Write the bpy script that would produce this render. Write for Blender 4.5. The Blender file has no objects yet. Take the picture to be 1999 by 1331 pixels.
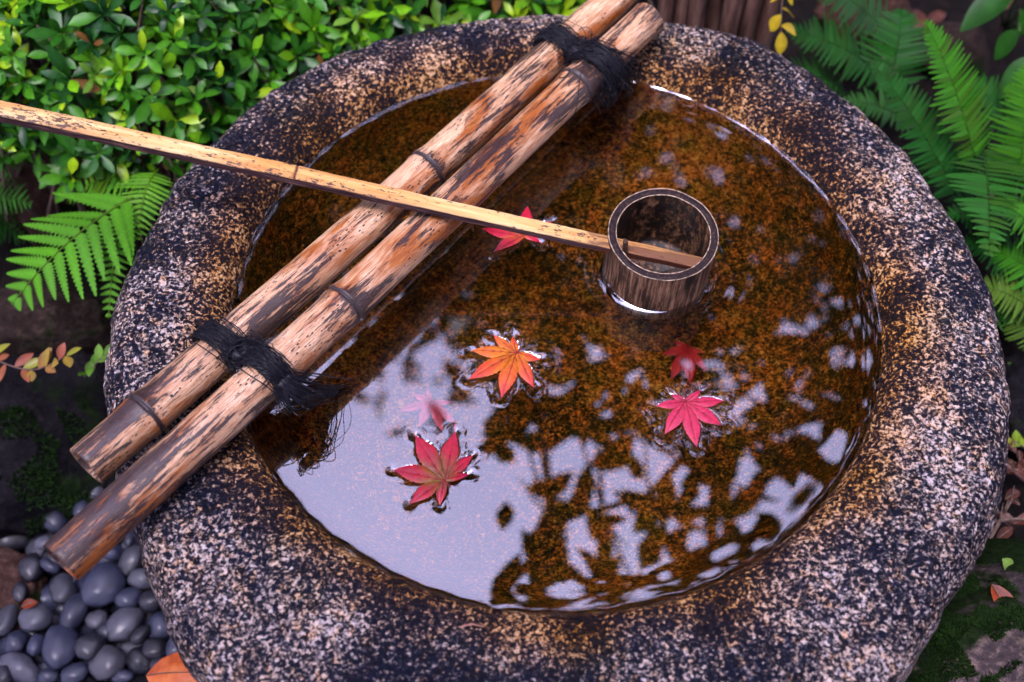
import bpy, bmesh, math, random
import numpy as np
from mathutils import Vector, Matrix, Quaternion, noise

R = math.radians
random.seed(7)
NP = np.random.default_rng(7)
SC = bpy.context.scene
COL = SC.collection
ZW = 0.30                                   # height of the water above the ground

# ------------------------------------------------------------------ camera
F_PX, PITCH, YAW = 2500.0, 0.995182, -0.042303
CAM = Vector((-0.009476, -0.563781, 0.818934 + ZW))
_fw = Vector((math.sin(YAW) * math.cos(PITCH), math.cos(YAW) * math.cos(PITCH), -math.sin(PITCH)))
_rt = Vector((math.cos(YAW), -math.sin(YAW), 0))
_up = _rt.cross(_fw)
cd = bpy.data.cameras.new("camera")
cd.sensor_width = 36.0
cd.lens = F_PX / 1999.0 * 36.0
cd.clip_start = 0.02
cd.clip_end = 200
cam = bpy.data.objects.new("camera", cd)
COL.objects.link(cam)
cam.matrix_world = Matrix(((_rt.x, _up.x, -_fw.x, CAM.x), (_rt.y, _up.y, -_fw.y, CAM.y),
                           (_rt.z, _up.z, -_fw.z, CAM.z), (0, 0, 0, 1)))
cd.dof.use_dof = True
cd.dof.focus_distance = 0.955
cd.dof.aperture_fstop = 4.5
SC.camera = cam


def ray(u, v):
    return (_fw * F_PX + _rt * (u - 999.5) - _up * (v - 665.5)).normalized()


def P(u, v, z):
    """Point of the photograph's pixel on the horizontal plane at height z."""
    d = ray(u, v)
    return CAM + d * ((z - CAM.z) / d.z)


def PR(u, v, z):
    """The same for a point under the water: bend the sight line at the surface."""
    p = P(u, v, ZW)
    d = ray(u, v)
    n = Vector((0, 0, 1))
    e = 1 / 1.33
    c = -d.dot(n)
    t = d * e + n * (e * c - math.sqrt(1 - e * e * (1 - c * c)))
    return p + t * ((z - ZW) / t.z)


def proj(p):
    d = Vector(p) - CAM
    z = d.dot(_fw)
    return 999.5 + F_PX * d.dot(_rt) / z, 665.5 - F_PX * d.dot(_up) / z, z


# ------------------------------------------------------------------ sky, sun, exposure
SUN_EL, SUN_AZ = R(68), R(215)               # azimuth clockwise from +y
w = bpy.data.worlds.new("World")
SC.world = w
w.use_nodes = True
nt = w.node_tree
nt.nodes.clear()
sky = nt.nodes.new("ShaderNodeTexSky")
sky.sky_type = 'NISHITA'
sky.sun_disc = False
sky.sun_elevation = SUN_EL
sky.sun_rotation = SUN_AZ
sky.dust_density = 4.0
hsv = nt.nodes.new("ShaderNodeHueSaturation")
hsv.inputs["Saturation"].default_value = 0.22   # thin overcast: the sky has little colour
tint = nt.nodes.new("ShaderNodeMixRGB")
tint.blend_type = 'MULTIPLY'
tint.inputs[0].default_value = 1.0
tint.inputs[2].default_value = (1.0, 0.93, 1.46, 1)
bg = nt.nodes.new("ShaderNodeBackground")
bg.inputs["Strength"].default_value = 0.15
wo = nt.nodes.new("ShaderNodeOutputWorld")
nt.links.new(sky.outputs[0], hsv.inputs["Color"])
nt.links.new(hsv.outputs[0], tint.inputs[1])
nt.links.new(tint.outputs[0], bg.inputs["Color"])
nt.links.new(bg.outputs[0], wo.inputs["Surface"])

sd = bpy.data.lights.new("sun", 'SUN')
sd.energy = 0.9
sd.angle = R(24)
sd.color = (1.0, 0.90, 0.74)
sun = bpy.data.objects.new("sun", sd)
COL.objects.link(sun)
_sdir = Vector((math.sin(SUN_AZ) * math.cos(SUN_EL), math.cos(SUN_AZ) * math.cos(SUN_EL), math.sin(SUN_EL)))
sun.rotation_euler = _sdir.to_track_quat('Z', 'Y').to_euler()
sun.location = _sdir * 8

SC.view_settings.view_transform = 'Standard'
SC.view_settings.look = 'None'
SC.view_settings.gamma = 1.0
SC.view_settings.exposure = 2.3
SC.render.engine = 'CYCLES'
SC.cycles.max_bounces = 10
SC.cycles.transparent_max_bounces = 12
SC.cycles.use_denoising = True


# ------------------------------------------------------------------ helpers
class M:
    """Small wrapper round a material's node tree."""

    def __init__(self, name):
        self.m = bpy.data.materials.new(name)
        self.m.use_nodes = True
        self.t = self.m.node_tree
        self.t.nodes.clear()
        self.out = self.t.nodes.new("ShaderNodeOutputMaterial")

    def n(self, kind, ins=None, **props):
        nd = self.t.nodes.new("ShaderNode" + kind)
        for k, v in props.items():
            setattr(nd, k, v)
        for k, v in (ins or {}).items():
            self.set(nd.inputs[k], v)
        return nd

    def set(self, sock, v):
        if isinstance(v, bpy.types.NodeSocket):
            self.t.links.new(v, sock)
        else:
            if isinstance(v, tuple) and len(v) == 3 and sock.type == 'RGBA':
                v = v + (1,)
            sock.default_value = v

    def coord(self, scale=None, out="Object", offset=(0, 0, 0)):
        c = self.n("TexCoord").outputs[out]
        if scale:
            c = self.n("Mapping", {"Vector": c, "Scale": scale, "Location": offset}).outputs[0]
        return c

    def noise(self, vec, scale, detail=3, rough=0.55, dist=0.0):
        return self.n("TexNoise", {"Vector": vec, "Scale": scale, "Detail": detail, "Roughness": rough,
                                   "Distortion": dist}).outputs["Fac"]

    def ramp(self, fac, stops, mode='LINEAR'):
        r = self.n("ValToRGB", {"Fac": fac})
        cr = r.color_ramp
        cr.interpolation = mode
        while len(cr.elements) < len(stops):
            cr.elements.new(0.5)
        for e, (p, c) in zip(cr.elements, stops):
            e.position = p
            if not isinstance(c, tuple):
                c = (c, c, c)
            e.color = c + (1,)
        return r.outputs["Color"]

    def mix(self, fac, a, b, mode='MIX'):
        x = self.n("MixRGB", blend_type=mode)
        self.set(x.inputs[0], fac)
        self.set(x.inputs[1], a)
        self.set(x.inputs[2], b)
        return x.outputs[0]

    def math(self, op, a, b=0.0, c=0.0):
        x = self.n("Math", operation=op)
        self.set(x.inputs[0], a)
        self.set(x.inputs[1], b)
        self.set(x.inputs[2], c)
        return x.outputs[0]

    def rng(self, v, a, b, c=0.0, d=1.0):
        x = self.n("MapRange", {0: v, 1: a, 2: b, 3: c, 4: d})
        return x.outputs[0]

    def bump(self, h, strength=0.5, dist=0.002, prev=None):
        b = self.n("Bump", {"Height": h, "Strength": strength, "Distance": dist})
        if prev is not None:
            self.set(b.inputs["Normal"], prev)
        return b.outputs[0]

    def bsdf(self, color, rough=0.5, normal=None, spec=0.5, coat=0.0, coat_rough=0.1, translucent=0.0, tcol=None):
        b = self.n("BsdfPrincipled", {"Base Color": color, "Roughness": rough, "Specular IOR Level": spec,
                                      "Coat Weight": coat, "Coat Roughness": coat_rough})
        if normal is not None:
            self.set(b.inputs["Normal"], normal)
        o = b.outputs[0]
        if translucent:
            t = self.n("BsdfTranslucent", {"Color": tcol if tcol is not None else color})
            x = self.n("MixShader", {0: translucent, 1: o, 2: t.outputs[0]})
            o = x.outputs[0]
        self.t.links.new(o, self.out.inputs["Surface"])
        return self.m


def tag(o, label=None, cat=None, group=None, kind=None):
    if label: o["label"] = label
    if cat: o["category"] = cat
    if group: o["group"] = group
    if kind: o["kind"] = kind
    return o


def mk_mesh(name, verts, faces, mat=None, smooth=True, colors=None):
    me = bpy.data.meshes.new(name)
    me.from_pydata([tuple(v) for v in verts], [], faces)
    if mat: me.materials.append(mat)
    if smooth and len(me.polygons):
        me.polygons.foreach_set("use_smooth", [True] * len(me.polygons))
    if colors is not None:
        a = me.color_attributes.new("tint", 'FLOAT_COLOR', 'POINT')
        a.data.foreach_set("color", np.asarray(colors, dtype=np.float32).ravel())
    me.update()
    return me


def link(name, me, parent=None, loc=(0, 0, 0)):
    o = bpy.data.objects.new(name, me)
    COL.objects.link(o)
    o.location = loc
    if parent: o.parent = parent
    return o


def empty(name, loc=(0, 0, 0)):
    o = bpy.data.objects.new(name, None)
    COL.objects.link(o)
    o.location = loc
    o.empty_display_size = 0.02
    return o


class Geo:
    """Collects vertices and faces (and one colour per vertex) for one mesh."""

    def __init__(self):
        self.v, self.f, self.c = [], [], []

    def add(self, verts, faces, color=None):
        b = len(self.v)
        self.v.extend([tuple(v) for v in verts])
        self.f.extend([tuple(i + b for i in f) for f in faces])
        if color is not None:
            if len(color) and isinstance(color[0], (tuple, list)):
                self.c.extend(color)
            else:
                self.c.extend([tuple(color)] * len(verts))

    def tube(self, pts, rad, n=8, cap=True, color=None):
        pts = [Vector(p) for p in pts]
        k = len(pts)
        rads = rad if isinstance(rad, (list, tuple)) else [rad] * k
        t0 = (pts[1] - pts[0]).normalized()
        u = t0.orthogonal().normalized()
        vs, fs = [], []
        pt = t0
        for i, p in enumerate(pts):
            t = (pts[min(i + 1, k - 1)] - pts[max(i - 1, 0)])
            t = t.normalized() if t.length > 1e-9 else pt
            u = (u - t * u.dot(t))
            u = u.normalized() if u.length > 1e-6 else t.orthogonal().normalized()
            b = t.cross(u)
            pt = t
            for j in range(n):
                a = 2 * math.pi * j / n
                vs.append(p + (u * math.cos(a) + b * math.sin(a)) * rads[i])
        for i in range(k - 1):
            for j in range(n):
                fs.append((i * n + j, i * n + (j + 1) % n, (i + 1) * n + (j + 1) % n, (i + 1) * n + j))
        if cap:
            fs.append(tuple(range(n - 1, -1, -1)))
            fs.append(tuple((k - 1) * n + j for j in range(n)))
        self.add(vs, fs, color)

    def mesh(self, name, mat, smooth=True):
        c = None
        if self.c and len(self.c) == len(self.v):
            c = [tuple(q) + (1,) if len(q) == 3 else q for q in self.c]
        return mk_mesh(name, self.v, self.f, mat, smooth, c)


def catmull(pts, n):
    pts = [np.array(p, float) for p in pts]
    pts = [2 * pts[0] - pts[1]] + pts + [2 * pts[-1] - pts[-2]]
    out = []
    for i in range(1, len(pts) - 2):
        a, b, c, d = pts[i - 1], pts[i], pts[i + 1], pts[i + 2]
        for k in range(n):
            t = k / n
            out.append(0.5 * (2 * b + (c - a) * t + (2 * a - 5 * b + 4 * c - d) * t * t + (3 * b - a - 3 * c + d) * t ** 3))
    out.append(pts[-2])
    return out


def frame_to(x_dir, up=Vector((0, 0, 1))):
    x = Vector(x_dir).normalized()
    y = up.cross(x).normalized()
    z = x.cross(y)
    return Matrix((x, y, z)).transposed()


# ------------------------------------------------------------------ materials
def mat_stone():
    m = M("granite")
    co = m.coord()
    warp = m.n("TexNoise", {"Vector": co, "Scale": 90.0, "Detail": 2.0}).outputs["Color"]
    wv = m.n("VectorMath", {0: warp, 1: (0.5, 0.5, 0.5)}, operation='SUBTRACT').outputs[0]
    wv = m.n("VectorMath", {0: wv, "Scale": 0.004}, operation='SCALE').outputs[0]
    cw = m.n("VectorMath", {0: co, 1: wv}, operation='ADD').outputs[0]
    n1 = m.noise(cw, 340, 4, 0.66)
    n2 = m.noise(co, 24, 5, 0.66)
    n3 = m.noise(co, 6.5, 2, 0.5)
    vor = m.n("TexVoronoi", {"Vector": cw, "Scale": 500.0})
    cell = m.n("SeparateColor", {0: vor.outputs["Color"]}).outputs[0]
    v = m.math('MULTIPLY_ADD', n2, 0.50, n1)
    v = m.math('MULTIPLY_ADD', n3, 0.30, v)
    v = m.math('MULTIPLY_ADD', cell, 0.22, v)
    v = m.math('MULTIPLY_ADD', v, 1.55, -1.135)
    dry = m.ramp(v, [(0.0, (0.003, 0.004, 0.010)), (0.37, (0.008, 0.009, 0.018)), (0.46, (0.042, 0.039, 0.048)),
                     (0.53, (0.13, 0.102, 0.088)), (0.60, (0.32, 0.250, 0.205)), (0.68, (0.55, 0.43, 0.35)), (0.84, (0.70, 0.61, 0.55))])
    hue = m.n("SeparateColor", {0: m.n("TexVoronoi", {"Vector": cw, "Scale": 190.0}).outputs["Color"]}).outputs[1]
    dry = m.mix(1.0, dry, m.ramp(hue, [(0.0, (0.86, 0.92, 1.10)), (0.5, (0.98, 0.97, 1.0)), (0.85, (1.04, 0.93, 0.84)), (1.0, (1.08, 0.84, 0.64))]), 'MULTIPLY')
    warm = m.ramp(v, [(0.0, (0.005, 0.004, 0.006)), (0.43, (0.016, 0.010, 0.012)), (0.49, (0.07, 0.032, 0.014)),
                      (0.55, (0.24, 0.10, 0.024)), (0.63, (0.44, 0.22, 0.07)), (0.75, (0.58, 0.38, 0.20))])
    nA = m.noise(cw, 165, 4, 0.66)
    nB = m.noise(cw, 420, 3, 0.6)
    va = m.math('MULTIPLY_ADD', nA, 0.80, m.math('MULTIPLY_ADD', nB, 0.80, m.math('MULTIPLY_ADD', cell, 0.12, -0.445)))
    va = m.math('MULTIPLY_ADD', m.noise(co, 6, 4, 0.65), 0.55, va)
    alg = m.ramp(va, [(0.0, (0.004, 0.004, 0.001)), (0.50, (0.009, 0.008, 0.002)), (0.60, (0.050, 0.024, 0.004)),
                      (0.70, (0.16, 0.062, 0.007)), (0.82, (0.40, 0.16, 0.016)), (0.97, (0.62, 0.34, 0.07))])
    alg = m.mix(1.0, alg, m.ramp(m.noise(co, 48, 3, 0.6), [(0.35, (0.72, 0.92, 0.55)), (0.5, (1.0, 0.95, 0.85)), (0.65, (1.15, 0.85, 0.7))]), 'MULTIPLY')
    sep = m.n("SeparateXYZ", {0: co})
    rad = m.math('SQRT', m.math('ADD', m.math('MULTIPLY', sep.outputs[0], sep.outputs[0]),
                                m.math('MULTIPLY', sep.outputs[1], sep.outputs[1])))
    wob = m.math('MULTIPLY_ADD', m.noise(co, 14, 3, 0.6), 0.085, rad)
    wm = m.rng(wob, 0.300, 0.338, 1.0, 0.0)
    col = m.mix(wm, dry, warm)
    yel = m.math('MULTIPLY', m.rng(m.noise(co, 9, 2, 0.5), 0.56, 0.66), m.rng(rad, 0.315, 0.275))
    col = m.mix(m.math('MULTIPLY', yel, 0.45), col, m.mix(1.0, col, (0.9, 0.72, 0.12), 'MULTIPLY'))
    hz = m.math('MULTIPLY_ADD', m.noise(co, 60, 2), 0.006, sep.outputs[2])
    um = m.math('MULTIPLY', m.rng(hz, ZW + 0.006, ZW + 0.001), m.rng(rad, 0.29, 0.28))
    col = m.mix(um, col, alg)
    mossm = m.math('MULTIPLY', m.math('MULTIPLY', m.rng(sep.outputs[2], ZW - 0.02, ZW - 0.09), m.rng(rad, 0.29, 0.30)), m.rng(m.noise(co, 18, 3), 0.42, 0.55))
    col = m.mix(mossm, col, m.ramp(n1, [(0.3, (0.006, 0.012, 0.004)), (0.6, (0.03, 0.06, 0.012))]))
    bh = m.math('MULTIPLY_ADD', m.noise(cw, 800, 2, 0.6), 0.35, n1)
    nrm = m.bump(bh, 0.75, 0.0045)
    rough = m.rng(v, 0.4, 0.7, 0.30, 0.62)
    return m.bsdf(col, rough, nrm, spec=0.08)


def mat_water():
    m = M("clear_water")
    fr = m.n("Fresnel", {"IOR": 2.35}).outputs[0]
    t = m.n("BsdfRefraction", {"Color": (0.97, 0.94, 0.88, 1), "Roughness": 0.0, "IOR": 1.33})
    g = m.n("BsdfGlossy", {"Color": (1, 1, 1, 1), "Roughness": 0.0})
    x = m.n("MixShader", {0: fr, 1: t.outputs[0], 2: g.outputs[0]})
    m.t.links.new(x.outputs[0], m.out.inputs["Surface"])
    return m.m


def mat_bamboo(name, seed, dark=0.0):
    m = M(name)
    off = (seed * 3.1, seed * 1.7, seed * 0.9)
    big = m.noise(m.coord((9, 34, 34), offset=off), 1.0, 4, 0.62, 0.6)
    str1 = m.noise(m.coord((24, 290, 290), offset=off), 1.0, 5, 0.66, 0.3)
    str2 = m.noise(m.coord((60, 750, 750), offset=off), 1.0, 4, 0.7, 0.2)
    fine = m.noise(m.coord((120, 260, 260), offset=off), 1.0, 4, 0.7)
    nodea = m.n("Attribute", attribute_name="tint")
    nd = m.n("SeparateColor", {0: nodea.outputs["Color"]}).outputs[0]
    pale = m.ramp(str2, [(0.3, (0.36, 0.17, 0.085)), (0.5, (0.58, 0.34, 0.19)), (0.68, (0.84, 0.64, 0.45))])
    orange = m.ramp(str2, [(0.3, (0.16, 0.040, 0.008)), (0.5, (0.34, 0.10, 0.020)), (0.7, (0.50, 0.20, 0.05))])
    col = m.mix(m.rng(big, 0.465, 0.58), pale, orange)
    cov = m.noise(m.coord((7, 22, 22), offset=(off[1], off[0], 4.0)), 1.0, 3, 0.6)
    gv = m.math('MULTIPLY_ADD', nd, 0.10, m.math('MULTIPLY_ADD', cov, -0.90, m.math('MULTIPLY_ADD', str2, 0.55, m.math('MULTIPLY', str1, 0.60))))
    gv = m.math('MULTIPLY_ADD', fine, 0.12, gv)
    grey = m.rng(gv, 0.208 - dark, 0.222 - dark)
    col = m.mix(m.math('MULTIPLY', grey, 0.93), col, m.ramp(fine, [(0.35, (0.007, 0.005, 0.008)), (0.7, (0.032, 0.022, 0.028))]))
    vor = m.n("TexVoronoi", {"Vector": m.coord((210, 420, 420), offset=off), "Scale": 1.0, "Randomness": 1.0})
    dots = m.math('MULTIPLY', m.rng(vor.outputs["Distance"], 0.30, 0.20), m.rng(m.noise(m.coord((14, 60, 60), offset=off), 1.0, 2), 0.49, 0.56))
    col = m.mix(dots, col, (0.02, 0.015, 0.016))
    col = m.mix(m.rng(nd, 0.62, 1.0), col, (0.035, 0.024, 0.025))
    h = m.math('SUBTRACT', m.math('MULTIPLY_ADD', str2, 0.35, m.math('MULTIPLY', str1, 0.3)), m.math('MULTIPLY', m.math('MAXIMUM', grey, dots), 0.35))
    return m.bsdf(col, m.rng(fine, 0.3, 0.7, 0.25, 0.5), m.bump(h, 0.8, 0.0013), spec=0.4, coat=0.1, coat_rough=0.22)


def mat_handle():
    m = M("split_bamboo")
    a = m.noise(m.coord((14, 220, 220)), 1.0, 4, 0.6)
    b = m.noise(m.coord((5, 14, 14)), 1.0, 3, 0.6)
    col = m.ramp(a, [(0.3, (0.52, 0.25, 0.07)), (0.5, (0.70, 0.43, 0.16)), (0.7, (0.82, 0.60, 0.29))])
    col = m.mix(m.rng(b, 0.5, 0.68), col, m.mix(1.0, col, (0.85, 0.60, 0.36), 'MULTIPLY'))
    sp = m.noise(m.coord((170, 420, 420)), 1.0, 4, 0.75)
    sp2 = m.noise(m.coord((11, 60, 60)), 1.0, 3)
    spots = m.rng(m.math('MULTIPLY_ADD', sp2, 0.45, sp), 0.795, 0.835)
    col = m.mix(m.math('MULTIPLY', spots, 0.9), col, (0.05, 0.025, 0.022))
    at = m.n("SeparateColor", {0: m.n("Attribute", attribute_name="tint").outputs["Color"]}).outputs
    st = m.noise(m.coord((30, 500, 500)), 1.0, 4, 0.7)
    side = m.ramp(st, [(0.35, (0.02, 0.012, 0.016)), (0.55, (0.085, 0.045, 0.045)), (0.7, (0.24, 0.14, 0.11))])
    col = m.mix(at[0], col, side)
    col = m.mix(m.math('MULTIPLY', at[1], m.rng(a, 0.35, 0.5)), col, (0.11, 0.035, 0.02))
    return m.bsdf(col, m.math('MAXIMUM', m.rng(sp, 0.3, 0.7, 0.34, 0.52), m.math('MULTIPLY', at[0], 0.85)), m.bump(m.math('SUBTRACT', a, spots), 0.35, 0.0006), spec=m.rng(at[0], 0.0, 1.0, 0.4, 0.05))


def mat_cup(name, kind):
    m = M(name)
    if kind == 'out':
        s = m.noise(m.coord((330, 330, 22)), 1.0, 5, 0.72)
        p = m.noise(m.coord((40, 40, 25)), 1.0, 4, 0.65)
        v = m.math('MULTIPLY_ADD', p, 0.45, s)
        col = m.ramp(v, [(0.54, (0.007, 0.005, 0.006)), (0.68, (0.042, 0.022, 0.014)), (0.78, (0.15, 0.080, 0.046)), (0.94, (0.36, 0.21, 0.125))])
        return m.bsdf(col, m.rng(p, 0.3, 0.7, 0.5, 0.7), m.bump(s, 0.6, 0.0008), spec=0.06)
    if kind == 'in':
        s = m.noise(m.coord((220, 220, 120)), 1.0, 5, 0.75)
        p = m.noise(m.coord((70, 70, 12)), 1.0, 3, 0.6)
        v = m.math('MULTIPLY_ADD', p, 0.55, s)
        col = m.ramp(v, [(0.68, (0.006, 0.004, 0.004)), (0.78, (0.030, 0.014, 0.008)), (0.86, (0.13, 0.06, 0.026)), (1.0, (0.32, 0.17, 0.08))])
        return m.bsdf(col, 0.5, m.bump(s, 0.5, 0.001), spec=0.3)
    if kind == 'rim':
        s = m.noise(m.coord((300, 300, 300)), 1.0, 4, 0.7)
        col = m.ramp(s, [(0.3, (0.009, 0.006, 0.008)), (0.55, (0.026, 0.017, 0.017)), (0.75, (0.09, 0.055, 0.042))])
        return m.bsdf(col, 0.6, m.bump(s, 0.6, 0.0006), spec=0.1)
    s = m.noise(m.coord((260, 260, 260)), 1.0, 4, 0.7)
    col = m.ramp(s, [(0.38, (0.10, 0.06, 0.04)), (0.55, (0.42, 0.30, 0.20)), (0.75, (0.62, 0.50, 0.38))])
    return m.bsdf(col, 0.55)


def mat_rope():
    m = M("black_palm_rope")
    s = m.noise(m.coord((700, 700, 700)), 1.0, 2)
    col = m.ramp(s, [(0.3, (0.003, 0.003, 0.005)), (0.7, (0.011, 0.011, 0.018))])
    return m.bsdf(col, 0.48, spec=0.25)


def mat_foliage(name, rough=0.36, trans=0.22, spec=0.5, vein=True):
    m = M(name)
    at = m.n("Attribute", attribute_name="tint").outputs["Color"]
    n = m.noise(m.coord(), 60, 3, 0.6)
    col = m.mix(1.0, at, m.ramp(n, [(0.3, 0.62), (0.7, 1.12)]), 'MULTIPLY')
    tc = m.mix(1.0, col, (1.5, 1.6, 0.6), 'MULTIPLY')
    return m.bsdf(col, rough, m.bump(n, 0.25, 0.001), spec=spec, translucent=trans, tcol=tc)


def mat_pebble(name, c0, c1, rough=0.42, veins=False):
    m = M(name)
    rnd = m.n("ObjectInfo").outputs["Random"]
    co = m.coord()
    co = m.n("VectorMath", {0: co, 1: m.n("CombineXYZ", {0: m.math('MULTIPLY', rnd, 31.0), 1: rnd, 2: rnd}).outputs[0]}, operation='ADD').outputs[0]
    n = m.noise(co, 45, 5, 0.62)
    f = m.noise(co, 420, 3, 0.7)
    col = m.ramp(n, [(0.3, c0), (0.7, c1)])
    col = m.mix(1.0, col, m.ramp(rnd, [(0.0, 0.65), (1.0, 1.35)]), 'MULTIPLY')
    col = m.mix(m.rng(f, 0.60, 0.72, 0, 0.25), col, (0.20, 0.19, 0.22))
    if veins:
        wv = m.n("TexWave", {"Vector": co, "Scale": 22.0, "Distortion": 7.0, "Detail": 3.0}).outputs["Fac"]
        col = m.mix(m.rng(wv, 0.90, 0.98, 0, 0.5), col, (0.45, 0.43, 0.45))
    return m.bsdf(col, m.math('MULTIPLY_ADD', n, 0.2, rough - 0.1), m.bump(m.math('MULTIPLY_ADD', n, 1.5, f), 0.3, 0.0009), spec=0.4, coat=0.25, coat_rough=0.16)


def mat_rock(name, ramp, moss=0.5):
    m = M(name)
    co = m.coord()
    n1 = m.noise(co, 28, 6, 0.65)
    n2 = m.noise(co, 160, 4, 0.7)
    v = m.math('MULTIPLY_ADD', n2, 0.5, m.math('MULTIPLY', n1, 0.5))
    col = m.ramp(v, ramp)
    nz = m.n("SeparateXYZ", {0: m.n("NewGeometry").outputs["Normal"]}).outputs[2]
    mm = m.math('MULTIPLY', m.rng(m.noise(co, 14, 4, 0.6), 0.62 - moss * 0.28, 0.70 - moss * 0.28), m.rng(nz, -0.1, 0.5))
    col = m.mix(mm, col, m.ramp(n2, [(0.3, (0.002, 0.005, 0.002)), (0.7, (0.012, 0.025, 0.005))]))
    return m.bsdf(col, 0.7, m.bump(m.math('MULTIPLY_ADD', n2, 0.4, n1), 0.6, 0.012), spec=0.05)


def mat_plain(name, ramp, scale, rough=0.6, bump=0.3, dist=0.002, stretch=(1, 1, 1), spec=0.4):
    m = M(name)
    n = m.noise(m.coord(tuple(scale * s for s in stretch)), 1.0, 5, 0.65)
    return m.bsdf(m.ramp(n, ramp), rough, m.bump(n, bump, dist), spec=spec)


def mat_maple(name, rough=0.45, coat=0.08):
    m = M(name)
    at = m.n("Attribute", attribute_name="tint").outputs["Color"]
    n = m.noise(m.coord(), 260, 4, 0.65)
    b = m.noise(m.coord(), 60, 3, 0.6)
    col = m.mix(1.0, at, m.ramp(n, [(0.3, 0.72), (0.7, 1.18)]), 'MULTIPLY')
    col = m.mix(m.rng(b, 0.6, 0.75, 0, 0.35), col, m.mix(1.0, col, (0.7, 0.45, 0.5), 'MULTIPLY'))
    return m.bsdf(col, rough, m.bump(n, 0.35, 0.0010), spec=0.3, coat=coat, coat_rough=0.3, translucent=0.08)


STONE = mat_stone()
WATER = mat_water()
ROPE = mat_rope()
LEAF = mat_foliage("shrub_leaf", rough=0.36, trans=0.2, spec=0.25)
FERN = mat_foliage("fern_leaf", rough=0.5, trans=0.2, spec=0.15)
TREE = mat_foliage("tree_leaf", rough=0.6, trans=0.05, spec=0.25)
MAPLE = mat_maple("maple_leaf")
BARK = mat_plain("bark", [(0.3, (0.02, 0.014, 0.010)), (0.7, (0.09, 0.06, 0.045))], 40, 0.8, 0.6, 0.01, (1, 1, 0.3))
STEM = mat_plain("green_stem", [(0.3, (0.03, 0.07, 0.012)), (0.7, (0.07, 0.14, 0.025))], 200, 0.5)
TWIG = mat_plain("twig", [(0.3, (0.05, 0.028, 0.02)), (0.7, (0.20, 0.13, 0.10))], 150, 0.7)

# ------------------------------------------------------------------ ground
g = Geo()
N = 90
ext = [(-1) ** (k < 0) * (abs(k) / 45) ** 2.6 * 30 for k in range(-45, 46)]
for y in ext:
    for x in ext:
        r = math.hypot(x, y)
        z = 0.02 * noise.noise((x * 3, y * 3, 1.0)) + 0.008 * noise.noise((x * 14, y * 14, 2.0)) if r < 4 else 0
        if x > 0.25:
            z += 0.07 * min(1, (x - 0.25) / 0.15) * (1 if r < 3 else 0)
        g.v.append((x, y, z - 0.012))
n1 = len(ext)
for j in range(n1 - 1):
    for i in range(n1 - 1):
        g.f.append((j * n1 + i, j * n1 + i + 1, (j + 1) * n1 + i + 1, (j + 1) * n1 + i))
SOIL = mat_plain("damp_soil", [(0.25, (0.002, 0.0017, 0.0014)), (0.5, (0.005, 0.0034, 0.0028)), (0.72, (0.018, 0.010, 0.008)), (0.85, (0.055, 0.028, 0.020))],
                 55, 0.85, 0.9, 0.012, spec=0.15)
tag(link("ground", g.mesh("ground", SOIL)), kind="structure")

# ------------------------------------------------------------------ stone basin
OUT = sorted([(-169, .340), (-177, .3388), (169, .331), (154, .329), (137, .3233), (124, .3204), (110, .312), (99, .3094), (86, .313),
              (74, .3205), (59, .3325), (43, .328), (30, .331), (17, .329), (5, .337), (-9, .3414), (-25, .350), (-40, .3496),
              (-52, .365), (-70, .374), (-90, .378), (-108, .378), (-125, .375), (-134, .359), (-144, .348), (-157, .343)])
_oa = np.array([a for a, _ in OUT], float)
_or = np.array([r for _, r in OUT])


def outer(th):
    d = math.degrees(th)
    d = (d + 180) % 360 - 180
    return float(np.interp(d, np.r_[_oa[-1] - 360, _oa, _oa[0] + 360], np.r_[_or[-1], _or, _or[0]]))


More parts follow.
